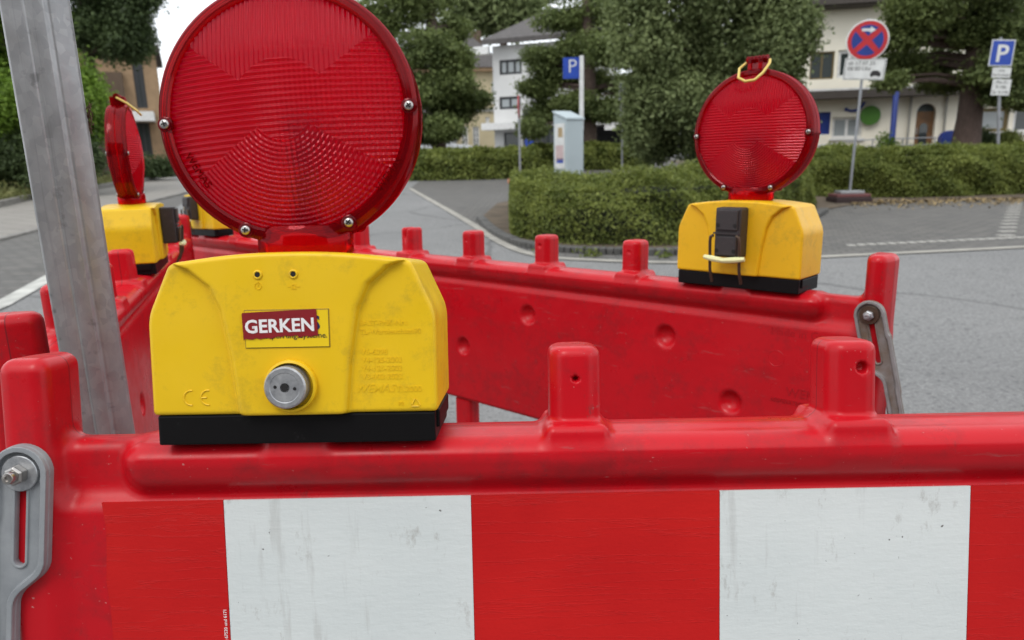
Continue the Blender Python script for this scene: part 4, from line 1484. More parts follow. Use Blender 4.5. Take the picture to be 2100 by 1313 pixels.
# slim far sign seen nearly edge-on, with orange foot
b = gat(1066, 20)
sg = thing('far_road_sign', 'slim sign pole with narrow red sign edge on the far paving', 'road sign', b)
h_ = (at(1066, 230, 20) - b)[2]
h2 = (at(1066, 200, 20) - b)[2]
MB().tube([(0, 0, 0.05), (0, 0, h2)], 0.03, 8).obj('pole', POLE, sg, smooth=True)
o = MB().lathe([(0.30, -0.01), (0.30, 0.01)], 32, 'y').obj('disc', SIGNRED, sg, loc=(0, -0.05, h2 - 0.25))
o.rotation_euler = (0, 0, R(84))
MB().box(-0.35, 0.35, -0.2, 0.2, 0, 0.11).obj('foot_block', RUBBER, sg, bevel=0.02)
b = gnd(1072, 376)
of = thing('sign_foot', 'orange plastic sign foot lying on paving left of the island hedge', 'sign foot', b)
MB().box(-0.40, 0.40, -0.2, 0.2, 0, 0.12).obj('slab', ORANGE, of, bevel=0.03)
MB().box(-0.08, 0.08, -0.08, 0.08, 0.122, 0.2).obj('socket', ORANGE, of, bevel=0.01)


def car(px, Y, yaw, paint, label):
    base = gat(px, Y)
    root = thing('parked_car', label, 'car', base, yaw, 'parked cars')
    pr = [(-2.1, 0.35), (2.1, 0.35), (2.15, 0.7), (1.9, 0.9), (1.1, 0.98), (0.5, 1.42), (-1.0, 1.46), (-1.7, 1.0), (-2.1, 0.9)]
    MB().prism(pr, -0.85, 0.85).obj('body', paint, root, bevel=0.06)
    for sgn in (-1, 1):
        g_ = [(1.0, 1.0), (0.48, 1.36), (-0.95, 1.38), (-1.5, 1.02)]
        y_ = 0.852 * sgn
        MB().prism(g_, min(y_, y_ + 0.006 * sgn), max(y_, y_ + 0.006 * sgn)).obj('side_window', GLASS, root)
        for x in (-1.35, 1.35):
            wv = MB().lathe([(0.32, -0.1), (0.32, 0.1)], 20, 'y', M=Matrix.Translation((x, 0.80 * sgn, 0.32))).obj('wheel', RUBBER, root)
            MB().lathe([(0.2, -0.105), (0.2, 0.105)], 16, 'y', M=Matrix.Translation((x, 0.80 * sgn, 0.32))).obj('rim', ZINC, wv)
    return root


car(331, 50, R(75), CARBLUE, 'pale blue car parked far down the left street')
car(880, 34, R(10), CARWHITE, 'white car parked beyond the far hedge beside the conifer trunk')

# ------------------------------------------------------------------ barriers
S = 0.1875          # peg spacing
HS = 0.0585         # peg height
PX = 0.0045         # end post centre


def barrier_sdf(n):
    Lb = n * S

    def fn(x, y, z):
        core = rbox(x, y, z, (Lb / 2, 0, -0.06), (Lb / 2 + 0.002, 0.013, 0.06), 0.010)
        panel = rbox(x, y, z, (Lb / 2, 0, -0.167), (Lb / 2 + 0.008, 0.022, 0.125), 0.009)
        yt = abs(y) + 0.36 * np.clip(-0.009 - z, 0, 0.03)
        rail = rbox(x, yt, z, (Lb / 2, 0, -0.0190), (Lb / 2 - 0.0665, 0.0345, 0.0190), 0.0170)
        d = smin(core, panel, 0.014)
        d = smin(d, rail, 0.009)
        for xc in (PX, Lb - PX):
            xt = abs(x - xc) + 0.28 * np.clip(y, 0, 0.03)
            post = rbox(xt, y, z, (0, 0, (HS - 0.29) / 2), (0.0170, 0.027, (HS + 0.29) / 2), 0.010)
            d = smin(d, post, 0.012)
        # pegs
        k = np.clip(np.round(x / S), 1, n - 1)
        xl = x - k * S
        ax_, ay = abs(xl), abs(y)
        zc = 0.02
        tap = 0.0175 - 0.018 * (z - 0.0)  * 0.06
        bx = np.maximum(ax_ - tap, ay - 0.0205)
        ch = (ax_ + ay - 0.0305) * 0.7071
        dd = smax(smax(bx, ch, 0.003), abs(z - (HS - 0.016) / 2) - (HS + 0.016) / 2, 0.008)
        collar = rbox(xl, y, z, (0, 0, -0.006), (0.0215, 0.0315, 0.0135), 0.006)
        dd = smin(dd, collar, 0.004)
        d = smin(d, dd, 0.007)
        # dimples on the back (+y) face, and peg holes
        for z0, ph in ((-0.0895, 0.303), (-0.176, 0.190)):
            kk = np.clip(np.round((x - ph) / 0.288), 0, max(0, int((Lb - 0.25) / 0.288)))
            xx = x - ph - kk * 0.288
            hole = np.sqrt(xx ** 2 + (y - 0.024) ** 2 * 1.2 + (z - z0) ** 2) - 0.0165
            d = smax(d, -hole, 0.007)
        for kx, zz, rr in ((3, 0.0405, 0.0036), (2, 0.037, 0.0021)):
            hole = np.sqrt((x - kx * S - (0.0045 if kx == 3 else 0)) ** 2 + (z - zz) ** 2) - rr
            hole = smax(hole, y + 0.0135, 0.002)
            d = smax(d, -hole, 0.0016)
        notch = (np.sqrt(((x - 5 * S - 0.001) / 0.0065) ** 2 + (y / 0.04) ** 2 + ((z - HS) / 0.026) ** 2) - 1) * 0.006
        d = smax(d, -notch, 0.006)
        for kx in (2, 3, 4):
            hole = np.sqrt((x - kx * S) ** 2 + (y - 0.021) ** 2 + (z - 0.040) ** 2) - (0.0035 if kx == 3 else 0.002)
            d = smax(d, -hole, 0.002)
        return d
    return fn


def barrier_parts(n, h):
    Lb = n * S
    P, Fq, N = surface_nets(barrier_sdf(n), (-0.022, -0.045, -0.302), (Lb + 0.022, 0.045, HS + 0.012), h)
    c = P[Fq].mean(1)
    x, z = c[:, 0], c[:, 2]
    kind = np.full(len(Fq), 1)                       # panel
    kind[z > -0.0405] = 2                              # top rail
    for i, xc in enumerate((PX, Lb - PX)):
        kind[(abs(x - xc) < 0.030)] = 3 + i
    k = np.round(x / S).astype(int)
    pm = (z > 0.0075) & (k >= 1) & (k <= n - 1)
    kind[pm] = 10 + k[pm]
    out = []
    for kk in np.unique(kind):
        nm = {1: 'panel', 2: 'top_rail', 3: 'end_post', 4: 'end_post'}.get(int(kk), 'peg')
        out.append((nm, submesh(nm, P, Fq, N, kind == kk, RED)))
    return out


PARTS11 = barrier_parts(11, 0.0022)
PARTS8 = barrier_parts(8, 0.003)
pil_me = MB().box(-0.022, 0.022, -0.016, 0.016, -0.70, -0.289).mesh('pillar', RED, bevel=0.008)
lowrail = {}


def barrier(label, loc, yaw, lean, slope, parts, n):
    """origin of the moulded parts: seam on top of the rail at the end post; the empty stands at the foot"""
    Lb = n * S
    Rm = Matrix.Rotation(R(yaw), 4, 'Z') @ Matrix.Rotation(R(slope), 4, 'Y') @ Matrix.Rotation(R(lean), 4, 'X')
    T = Vector((loc[0] * 0.75, loc[1] * 0.75, CAM_H + loc[2] * 0.75))
    zb = (T.z - 0.0) / (Rm @ Vector((0, 0, 1))).z
    foot = T - (Rm @ Vector((0, 0, 1))) * zb
    root = thing('barrier_fence', label, 'barrier', foot, 0, 'red plastic barrier fences')
    root.rotation_euler = Rm.to_euler()
    for nm, me in parts:
        add(nm, me, root, (0, 0, zb))
    np_ = int(Lb / 0.236)
    for i in range(np_ + 1):
        x = 0.025 + (Lb - 0.05) * i / np_
        add('pillar', pil_me, root, (x, 0, zb))
    MB().box(0.0, Lb, -0.022, 0.022, -0.79, -0.702).obj('lower_rail', RED, root, bevel=0.01, loc=(0, 0, zb))
    for x in (0.12, Lb - 0.12):
        MB().box(x - 0.07, x + 0.07, -0.34, 0.34, 0.0, 0.075).box(x - 0.03, x + 0.03, -0.03, 0.03, 0.0755, zb - 0.792).obj('foot', RUBBER, root, bevel=0.012)
    return root, Matrix.Translation(T) @ Rm, zb


near, NM, nzb = barrier('red and white striped barrier fence in the foreground', (-0.4442, 0.6261, -0.2455), -0.41, -8.5, 0.073, PARTS11, 11)
right, RM, rzb = barrier('red barrier fence with dimpled inner side running back to the left corner', (0.6451, 1.2029, -0.2525), 137.97, 1.38, 0.476, PARTS11, 11)
# left one: described from its far end so that the dimpled side faces the viewer
th = R(109)
A0 = np.array([-0.62, 0.85])
far = A0 + np.array([math.cos(th), math.sin(th)]) * 8 * 0.25
left, LM, lzb = barrier('red barrier fence seen end-on along the left side', (far[0], far[1], -0.26), 289, 0.0, -0.29, PARTS8, 8)

# reflective stripes on the near barrier's front
edges = [0.0526, 0.1348, 0.3028, 0.4708, 0.6396, 0.808, 0.976, 1.144, 1.312, 1.48, 1.648, 1.816, 1.98]
for i, (a_, b_) in enumerate(zip(edges[:-1], edges[1:])):
    white = i % 2 == 1
    nx, nz_ = 40, 40
    mb = MB()
    jag = 0.0006
    out_ = []
    zt0, zb0 = -0.0408, -0.262
    for k in range(13):
        out_.append((a_ + 0.0002 + (0.0012 * math.sin(k * 1.9) if i == 0 else 0), zb0 + (zt0 - zb0) * k / 12))
    for k in range(13):
        out_.append((b_ - 0.0002, zt0 + (zb0 - zt0) * k / 12))
    mb.prism(out_, -0.0230, -0.0215)
    o = mb.obj('reflective_stripe', WHITESHEET if white else REDSHEET, near, loc=(0, 0, nzb))
    tag(o, 'white reflective stripe' if white else 'red reflective stripe')
tm = text_mesh('lettering', 'DIN 67520 und 6171', 0.0032, WHITEPRINT, 0.00012)
tm.transform(Matrix.Rotation(R(-90), 4, 'Y'))
add('lettering', tm, near, (0.1330, -0.02325, nzb - 0.1445))
# small sticker inside the left barrier
stk = MB().box(0.80, 0.835, 0.0225, 0.0232, -0.115, -0.075).obj('white_sticker', SIGNWHITE, left, loc=(0, 0, lzb))


# moulded writing on the right barrier's inner side
def back_text(s_, size, x, z, parent, zb):
    tm = text_mesh('moulded_lettering', s_, size, RED, 0.0006, shear=0)
    tm.transform(Matrix.Rotation(R(180), 4, 'Z'))
    add('moulded_lettering', tm, parent, (x, 0.0222, zb + z))


back_text('Made in Germany', 0.016, 0.135, -0.062, right, rzb)
back_text('WEMAS', 0.018, 0.108, -0.148, right, rzb)
back_text('ABSPERRTECHNIK GMBH', 0.008, 0.130, -0.160, right, rzb)
MB().ring([(0.010, 0.0215), (0.0115, 0.0228), (0.013, 0.0215)], 32, 'y').obj('date_wheel', RED, right, loc=(0.1243, 0, rzb - 0.0964))


# connecting straps
def strap_sdf(x, y, z):
    # local: bolt at origin, strap hangs down; y from 0 (back) to -0.008
    top = np.sqrt(x ** 2 + z ** 2) - 0.0185
    body = np.maximum(abs(x) - 0.0185, abs(z + 0.055) - 0.055)
    wide = np.minimum(top, body)
    cut = (x - 0.0185) * 0.68 - (z + 0.066) * 0.73          # slanted shoulder
    arm = np.maximum(abs(x + 0.0105) - 0.0085, abs(z + 0.15) - 0.12)
    w2 = smax(wide, cut, 0.006)
    o = smin(w2, arm, 0.006)
    slot = np.sqrt(x ** 2 + (np.clip(z, -0.060, -0.012) - z) ** 2) - 0.0034
    plate = np.maximum(o, abs(y + 0.0020) - 0.0020)
    rim = np.maximum(np.maximum(o, -(o + 0.0042)), abs(y + 0.0040) - 0.0040)
    rim2 = np.maximum(np.maximum(slot - 0.0022, -slot), abs(y + 0.0026) - 0.0026)
    d = smin(smin(plate, rim, 0.0015), rim2, 0.001)
    return smax(d, -slot, 0.001)


def strap(root, M, mat, mirror=False, bolt_mat=CHROME):
    P, Fq, N = surface_nets(strap_sdf, (-0.0225, -0.0105, -0.275), (0.0225, 0.0025, 0.0225), 0.0008 if not mirror else 0.0012)
    if mirror:
        P[:, 0] *= -1
        N[:, 0] *= -1
        Fq = Fq[:, ::-1]
    o = add('connecting_strap', npmesh('connecting_strap', P, Fq, mat, True, N), root)
    o.matrix_local = M
    MB().lathe([(0.012, -0.004), (0.012, -0.0065), (0.0115, -0.007), (0.005, -0.007)], 32, 'y').obj('washer', ZINC if bolt_mat is CHROME else ROD, o, smooth=True)
    MB().lathe([(0.0066, -0.0071), (0.0066, -0.0125), (0.0052, -0.0138)], 6, 'y').obj('nut', bolt_mat, o, bevel=0.0005)
    MB().lathe([(0.0042, -0.0138), (0.0042, -0.0168), (0.0034, -0.0182), (0.0018, -0.0184), (0.0016, -0.0172)], 20, 'y').obj('bolt', bolt_mat, o, smooth=True)
    return o


strap(near, Matrix.Translation((0.0055, -0.0275, nzb - 0.0165)) @ Matrix.Rotation(R(5.5), 4, 'Y'), STRAP)
strap(right, Matrix.Translation((0.0045, 0.0275, rzb - 0.0175)) @ Matrix.Rotation(R(180), 4, 'Z') @ Matrix.Rotation(R(-14), 4, 'Y'), STRAPRUST, True, ZINC)
o = strap(right, Matrix.Translation((0.014, -0.029, rzb - 0.045)) @ Matrix.Rotation(R(12), 4, 'Y'), STRAP, False, ZINC)

# ------------------------------------------------------------------ warning lamps
WZ = np.array([0.0, 0.0205, 0.0572, 0.0884, 0.104, 0.115, 0.1185, 0.13])
WW = np.array([0.0345, 0.0350, 0.0385, 0.0440, 0.0510, 0.0640, 0.0740, 0.0900])
LC = 0.2170         # lens centre height
LR = 0.0862         # lens radius


def body_sdf(x, y, z):
    ax_ = abs(x)
    d1 = ax_ - 0.0925
    d2 = (ax_ - 0.0925) * 0.914 + (z - 0.0847) * 0.406
    d3 = (ax_ - 0.0775) * 0.125 + (z - 0.1185) * 0.992
    d3 = smax(d3, z - 0.1245, 0.003)
    d = smax(smax(d1, d2, 0.003), smax(d3, 0.0205 - z, 0.001), 0.003)
    side = smax(d, abs(y) - 0.0400, 0.0035)
    w_ = np.interp(np.asarray(z).ravel(), WZ, WW).reshape(np.shape(z))
    col = smax(smax((ax_ - w_) * 0.92, abs(y) - 0.0455, 0.0045), d, 0.003)
    return smin(side, col, 0.002)


def lens_profile(u, v):
    """outer surface depth and relief for a point (x,z) on the unit disc"""
    r_ = np.sqrt(u * u + v * v)
    ang = np.degrees(np.arctan2(u, v))          # 0 = up
    cap = 0.0145 * (1 - r_ ** 2)
    X, Z = u * 0.0795, v * 0.0795
    dome = np.sqrt((u / 0.42) ** 2 + ((v + 0.02) / 0.44) ** 2)
    top = (abs(ang) < 52) & (dome > 1)
    bot = (abs(ang) > 122) & (r_ > 0.24)
    ph = 0.00380
    hz = abs(((Z / ph) % 1) - 0.5) * 2
    vz = abs(((X / 0.0032) % 1) - 0.5) * 2
    ringp = abs(((r_ * 0.0795 / 0.0030) % 1) - 0.5) * 2
    waf = 0.00060 * (1 - vz)
    rel = np.where(top, 0.00115 * (1 - vz), np.where(bot, 0.00100 * (1 - ringp) + waf, 0.00125 * (1 - hz) + waf * np.clip(u * 1.6 + 0.4, 0.0, 0.8)))
    fade = np.clip((0.985 - r_) / 0.01, 0, 1)
    inner = 0.0009 * ((r_ * 0.0795 / 0.0026) % 1) * fade
    return cap, rel * fade, inner


def lens_mesh(n, sign):
    g = np.linspace(-1, 1, n)
    gx, gy = np.meshgrid(g, g, indexing='ij')
    u = gx * np.sqrt(1 - gy ** 2 / 2)
    v = gy * np.sqrt(1 - gx ** 2 / 2)
    cap, rel, inner = lens_profile(u, v)
    yo = -(0.0125 + cap + rel)
    yi = -(0.0125 + cap - 0.0022 + inner)
    Vo = np.stack([u * 0.0795, yo, v * 0.0795 + LC], -1).reshape(-1, 3)
    Vi = np.stack([u * 0.0795, yi, v * 0.0795 + LC], -1).reshape(-1, 3)
    V = np.concatenate([Vo, Vi])
    idx = np.arange(n * n).reshape(n, n)
    q = np.stack([idx[:-1, :-1], idx[1:, :-1], idx[1:, 1:], idx[:-1, 1:]], -1).reshape(-1, 4)
    qi = q[:, ::-1] + n * n
    ring_ = np.concatenate([idx[:, 0], idx[-1, 1:], idx[-2::-1, -1], idx[0, -2:0:-1]])
    r2 = np.roll(ring_, -1)
    sk_ = np.stack([r2, ring_, ring_ + n * n, r2 + n * n], 1)
    Fq = np.concatenate([q, qi, sk_])
    if sign > 0:
        V[:, 1] *= -1
        Fq = Fq[:, ::-1]
    return npmesh('lens', V, Fq, LENS, False)


LENS_F = lens_mesh(420, -1)
LENS_B = lens_mesh(420, 1)
P_, F_, N_ = surface_nets(body_sdf, (-0.1, -0.052, 0.016), (0.1, 0.052, 0.132), 0.0013)


def lamp_meshes(yel):
    return npmesh('housing', P_, F_, yel, True, N_)


HOUSE1, HOUSE2 = lamp_meshes(YELLOW), lamp_meshes(YELLOW2)


def half_rim(s):
    pr = [(0.0775, -0.0105), (0.0775, -0.0150), (0.0795, -0.0165), (0.0835, -0.0160), (0.0858, -0.0135), (0.0864, -0.0100), (0.0864, -0.0008),
          (0.0830, -0.0008), (0.0830, -0.0085), (0.0800, -0.0105)]
    mb = MB()
    mb.ring([(r_, h * s) for r_, h in pr], 96, 'y')
    mb.v = [(x, y, z + LC) for x, y, z in mb.v]
    return mb


RIM_F = half_rim(1).mesh('rim', RIM, smooth=True)
RIM_B = half_rim(-1).mesh('rim', RIM, smooth=True)


def neck_mesh():
    mb = MB()
    out_ = []
    prof = [(0.0305, 0.1235), (0.0325, 0.126), (0.0325, 0.139), (0.030, 0.1425), (0.026, 0.1435), (0.0285, 0.139), (0.0285, 0.1235)]
    mb.ring(prof, 48, 'z')
    mb.v = [(x, y * 0.72, z) for x, y, z in mb.v]
    return mb.mesh('neck', NECKMAT, smooth=True)


NECK = neck_mesh()
REDIN = Mat('inner_red_plastic', (0.75, 0.02, 0.025), 0.35).m
INK = plain('lamp_holder_dark', (0.03, 0.006, 0.008), 0.4)
HOLDER = MB().box(-0.0065, 0.0065, -0.006, 0.006, 0.122, LC - 0.012).box(-0.012, 0.012, -0.006, 0.006, LC - 0.014, LC - 0.002).mesh('lamp_holder', INK, bevel=0.001)
BULB = MB().lathe([(0.001, LC + 0.012), (0.006, LC + 0.009), (0.0075, LC + 0.003), (0.006, LC - 0.002)][::-1], 20, 'z').mesh('bulb', Mat('bulb_glass', (0.8, 0.6, 0.55), 0.1).m, smooth=True)
_s = MB().lathe([(0.0268, 0.122), (0.0268, 0.1365), (0.024, 0.138)], 32, 'z')
_s.v = [(x, y * 0.68, z) for x, y, z in _s.v]
SOCK = _s.mesh('socket_ring', REDIN)
BASE = None


def screw_mesh():
    mb = MB()
    mb.lathe([(0.0033, 0.0), (0.0033, -0.0012), (0.0028, -0.0020), (0.0016, -0.0025)], 20, 'y')
    return mb.mesh('screw', CHROME, smooth=True)


SCREW = screw_mesh()
SLOT = MB().box(-0.0019, 0.0019, -0.00262, -0.0021, -0.00045, 0.00045).box(-0.00045, 0.00045, -0.00263, -0.0022, -0.0019, 0.0019).mesh('cross_slot', DARK)
BOSS = MB().lathe([(0.0052, 0.006), (0.0050, -0.0006), (0.0042, -0.001)], 24, 'y').mesh('screw_boss', RIM, smooth=True)
SCREWPOS = [(-0.0808, -0.0015), (0.0808, -0.0015), (-0.0345, -0.0745), (0.0345, -0.0745)]
BASEM = MB().box(-0.0905, 0.0905, -0.0375, 0.0375, 0.0005, 0.0203).box(-0.0927, 0.0927, -0.030, 0.030, 0.008, 0.0202).mesh('base', BLACK, bevel=0.0015)


def warning_lamp(label, M, yel, detailed=False, handle=True, clamp=True, tilt=0.0):
    root = thing('warning_lamp', label, 'warning light', (0, 0, 0), 0, 'warning lamps on the barriers')
    root.matrix_world = M
    root.location, root.rotation_euler = M.to_translation(), M.to_euler()
    h = add('housing', HOUSE1 if yel is YELLOW else HOUSE2, root)
    add('base', BASEM, root)
    add('neck', NECK, root)
    add('socket_ring', SOCK, root)
    add('lamp_holder', HOLDER, root)
    add('bulb', BULB, root)
    for lm, rm, sgn in ((LENS_F, RIM_F, 1), (LENS_B, RIM_B, -1)):
        l_ = add('lens', lm, root)
        add('rim', rm, root)
        for x, z in SCREWPOS:
            s_ = add('screw', SCREW, root, (x, -0.0160 * sgn, LC + z))
            b_ = add('screw_boss', BOSS, root, (x, -0.0158 * sgn, LC + z))
            if sgn < 0:
                s_.rotation_euler = (0, 0, math.pi)
                b_.rotation_euler = (0, 0, math.pi)
            c_ = add('cross_slot', SLOT, s_)
            c_.rotation_euler = (0, R(25 + 37 * x / 0.08), 0)
    if tilt:
        TM = Matrix.Translation((0, 0, 0.13)) @ Matrix.Rotation(R(tilt), 4, 'Y') @ Matrix.Translation((0, 0, -0.13))
        for o_ in list(root.children):
            if o_.name.split('.')[0] in ('lens', 'rim', 'screw', 'screw_boss', 'bulb'):
                o_.matrix_local = TM @ (Matrix.Translation(o_.location) @ o_.rotation_euler.to_matrix().to_4x4())
    if handle:
        mb = MB()
        for sx in (-1, 1):
            mb.box(0.0075 * sx - 0.003, 0.0075 * sx + 0.003, -0.012, 0.012, LC + 0.083, LC + 0.100)
        mb.tube([(-0.014, 0, LC + 0.1), (0.014, 0, LC + 0.1)], 0.0042, 10)
        lug = mb.obj('handle_lug', RIM, root, bevel=0.001)
        for k in range(6):
            MB().tube([(-0.0135 + k * 0.0054, 0, LC + 0.1), (-0.0110 + k * 0.0054, 0, LC + 0.1)], 0.0052, 10).obj('lug_rib', RIM, lug)
        bail = [(-0.016, 0, LC + 0.098), (-0.020, 0.010, LC + 0.092), (-0.018, 0.026, LC + 0.078), (-0.010, 0.033, LC + 0.069), (0.002, 0.035, LC + 0.068),
                (0.014, 0.031, LC + 0.074), (0.020, 0.016, LC + 0.088), (0.016, 0, LC + 0.098)]
        MB().tube([tuple(p) for p in bail], 0.0019, 8).obj('bail_handle', BAILYEL, root, smooth=True)
    if clamp:
        cb = MB().box(-0.0185, 0.0185, 0.0455, 0.071, 0.048, 0.1165).obj('clamp_block', CLAMP, root, bevel=0.003)
        MB().box(-0.0195, 0.0195, 0.0712, 0.0735, 0.080, 0.0825).obj('clamp_rib', CLAMP, cb)
        MB().box(-0.0155, 0.0155, 0.0712, 0.0750, 0.086, 0.113).box(-0.0155, 0.0155, 0.0712, 0.0750, 0.051, 0.077).obj('clamp_face', CLAMP, cb, bevel=0.001)
        for x in (-0.0125, 0.0125):
            for z in (0.0925, 0.0575):
                MB().lathe([(0.0028, 0.0748), (0.0028, 0.0758)], 14, 'y', M=Matrix.Translation((x, 0, z))).obj('bolt_hole', DARK, cb)
        ub = [(-0.0215, 0.066, 0.012), (-0.0215, 0.074, 0.03), (-0.0215, 0.078, 0.070), (-0.0205, 0.0785, 0.0765), (-0.0165, 0.0785, 0.0785)]
        for sx in (-1, 1):
            MB().tube([(sx * p[0], p[1], p[2]) for p in ub], 0.0022, 8).obj('clamp_rod', ROD, root, smooth=True)
        MB().tube([(-0.0295, 0.0765, 0.0478), (-0.018, 0.0785, 0.0462), (0, 0.0795, 0.0445), (0.018, 0.0785, 0.0462), (0.0295, 0.0765, 0.0478)], [0.003, 0.0042, 0.0036, 0.0042, 0.003], 8).obj('clamp_bar', PALEYEL, root, smooth=True)
    # lock knob on the front
    ring = [(0.0152, -0.0450), (0.0168, -0.0462), (0.0165, -0.0495), (0.0150, -0.0502), (0.0142, -0.0480), (0.0142, -0.0450)]
    mb = MB().ring(ring, 48, 'y')
    kx, kz = 0.0005, 0.0402
    mb.v = [(x + kx, y, z + kz) for x, y, z in mb.v]
    mb.obj('knob_collar', yel, root, smooth=True)
    mb = MB().lathe([(0.0132, -0.0440), (0.0132, -0.0555), (0.0122, -0.0566), (0.0096, -0.0566), (0.0092, -0.0562), (0.003, -0.0562), (0.0026, -0.0530)], 48, 'y')
    kn = mb.obj('lock_knob', ZINC, root, smooth=True, loc=(kx - 0.001, 0, kz + 0.0002))
    kn['label'] = 'grey metal lock knob'
    MB().lathe([(0.0026, -0.0563), (0.0024, -0.0564)], 6, 'y').obj('key_socket', DARK, kn)
    for x in (-0.0060, 0.0062):
        MB().lathe([(0.0011, -0.0563), (0.001, -0.0565)], 12, 'y', M=Matrix.Translation((x, 0, 0.0006 * (1 if x < 0 else -1)))).obj('pin_hole', DARK, kn)
    if not detailed:
        return root
    # indicator holes
    for x in (-0.0180, 0.0045):
        e_ = MB().lathe([(0.0030, -0.0448), (0.0029, -0.0462), (0.0022, -0.0466), (0.0017, -0.0462)], 24, 'y', cap=False, M=Matrix.Translation((x, 0, 0.1108))).obj('hole_collar', yel, root, smooth=True)
        MB().lathe([(0.0017, -0.0456), (0.0016, -0.0461)], 16, 'y', M=Matrix.Translation((x, 0, 0.1108))).obj('indicator_hole', DARK, e_)
    # raised symbols beneath
    sym = MB().ring([(0.0019, -0.0452), (0.0021, -0.0459), (0.0023, -0.0452)], 24, 'y')
    sym.v = [(x - 0.0180, y, z + 0.1036) for x, y, z in sym.v]
    sym.box(-0.0182, -0.0178, -0.0459, -0.0452, 0.1036, 0.1064)
    sym.obj('power_symbol', yel, root)
    s2 = MB().box(-0.0008, 0.0024, -0.0459, -0.0452, 0.1016, 0.1018).box(-0.0004, 0.0000, -0.0459, -0.0452, 0.1018, 0.1040).box(0.0016, 0.0020, -0.0459, -0.0452, 0.1018, 0.1040).box(-0.0004, 0.0020, -0.0459, -0.0452, 0.1041, 0.1044)
    s2.box(-0.0030, -0.0014, -0.0459, -0.0452, 0.1028, 0.1031).box(0.0030, 0.0046, -0.0459, -0.0452, 0.1028, 0.1031)
    s2.v = [(x + 0.0037, y, z) for x, y, z in s2.v]
    s2.obj('light_symbol', yel, root)
    # label plate and sticker
    lx, lz, lw, lh = -0.0008, 0.0765, 0.0263, 0.0116
    fr_ = MB().box(lx - lw - 0.0007, lx + lw + 0.0007, -0.0458, -0.0450, lz - lh - 0.0007, lz + lh + 0.0007).obj('label_shade_rim', plain('painted_label_shadow', (0.30, 0.19, 0.02), 0.7), root, bevel=0.0003)  # raised rim in darker yellow, paints in the shadow around the label plate
    lab = MB().box(lx - lw, lx + lw, -0.0464, -0.0459, lz - lh, lz + lh).obj('label_plate', LABELYEL, root)
    add('lettering', text_mesh('lettering', 'WEMAS', 0.0125, BLUEPRINT, 0.00008, 0.0003), lab, (lx - 0.0219, -0.04655, lz - 0.0008))
    add('lettering', text_mesh('lettering', 'Absperrungssysteme.', 0.0050, BLACKPRINT, 0.00008), lab, (lx - 0.0175, -0.04655, lz - 0.0060))
    # sticker: slightly tilted, torn lower edge
    so_ = [(-0.0238, 0.0088), (0.0222, 0.0096), (0.0228, 0.0090)]
    zz = [(0.0230 - k * 0.0023, -0.0074 + 0.0005 * math.sin(k * 2.3) + (0.0008 if 5 < k < 12 else 0) - 0.0006 * (k / 20)) for k in range(0, 21)]
    so_ += zz + [(-0.0242, -0.0088), (-0.0244, 0.0080)]
    st = bpy.data.objects.new('sticker', MB().prism([(x, z) for x, z in so_], -0.0003, 0.0).mesh('sticker', STICKRED))
    link(st, root)
    st.location = (lx - 0.0034, -0.0468, lz + 0.0022)
    st.rotation_euler = (0, R(-1.2), 0)
    st['label'] = 'dark red sticker reading GERKEN'
    add('lettering', text_mesh('lettering', 'GERKEN', 0.0116, WHITEPRINT, 0.00008, 0.00030, spacing=1.02, align='CENTER'), st, (-0.0008, -0.0004, -0.0040))
    # moulded writing
    y_ = -0.0401
    for s_, sz, x, z, shr in (('BAST-Prüf.-Nr.:', 0.0048, 0.0437, 0.0772, 0), ('TL-Warnleuchten90', 0.0048, 0.0437, 0.0716, 0), ('V6-6398', 0.0050, 0.0443, 0.0585, 0),
                              ('V4-125-2003', 0.0050, 0.0443, 0.0532, 0), ('V4-126-2003', 0.0050, 0.0443, 0.0478, 0), ('V3-002-2023', 0.0050, 0.0443, 0.0424, 0),
                              ('WEMAS', 0.0074, 0.0395, 0.0340, 0.35), ('TL2000', 0.0054, 0.0660, 0.0340, 0), ('PE', 0.0036, 0.0672, 0.0250, 0)):
        add('moulded_lettering', text_mesh('moulded_lettering', s_, sz, yel, 0.00022, 0.00004, shear=shr), root, (x, y_, z))
    rc = MB()
    for k in range(3):
        a0, a1 = R(90 + 120 * k), R(90 + 120 * (k + 1))
        p0_, p1_ = np.array([math.cos(a0), math.sin(a0)]) * 0.0038, np.array([math.cos(a1), math.sin(a1)]) * 0.0038
        q0, q1 = p0_ + (p1_ - p0_) * 0.12, p0_ + (p1_ - p0_) * 0.78
        rc.tube([(0.0785 + q0[0], y_, 0.0262 + q0[1]), (0.0785 + q1[0], y_, 0.0262 + q1[1])], 0.0005, 6)
    rc.obj('recycling_symbol', yel, root)
    ce = MB()
    for cx_, rr in ((-0.0665, 0.0048), (-0.0555, 0.0048)):
        ce.tube([(cx_ + rr * math.cos(R(a)), y_, 0.0322 + rr * math.sin(R(a))) for a in range(80, 281, 14)], 0.00055, 6)
    ce.tube([(-0.0603, y_, 0.0322), (-0.0565, y_, 0.0322)], 0.00055, 6)
    ce.obj('ce_mark', yel, root)
    for s_, x, z, a in (('WEMAS', -0.0735, -0.0270, 58), ('WEMAS', 0.0560, -0.0530, -52)):
        tm_ = text_mesh('moulded_lettering', s_, 0.0075, RIM, 0.0004)
        tm_.transform(Matrix.Rotation(R(a), 4, 'Y'))
        add('moulded_lettering', tm_, root, (x, -0.0168, LC + z))
    return root


def lamp_matrix(BM, x, side=1, roll=0.0, yaw=0.0, dz=0.0005, dy=0.0):
    return BM @ Matrix.Translation((x, dy, dz)) @ Matrix.Rotation(R(yaw), 4, 'Z') @ Matrix.Rotation(R(roll), 4, 'Y')


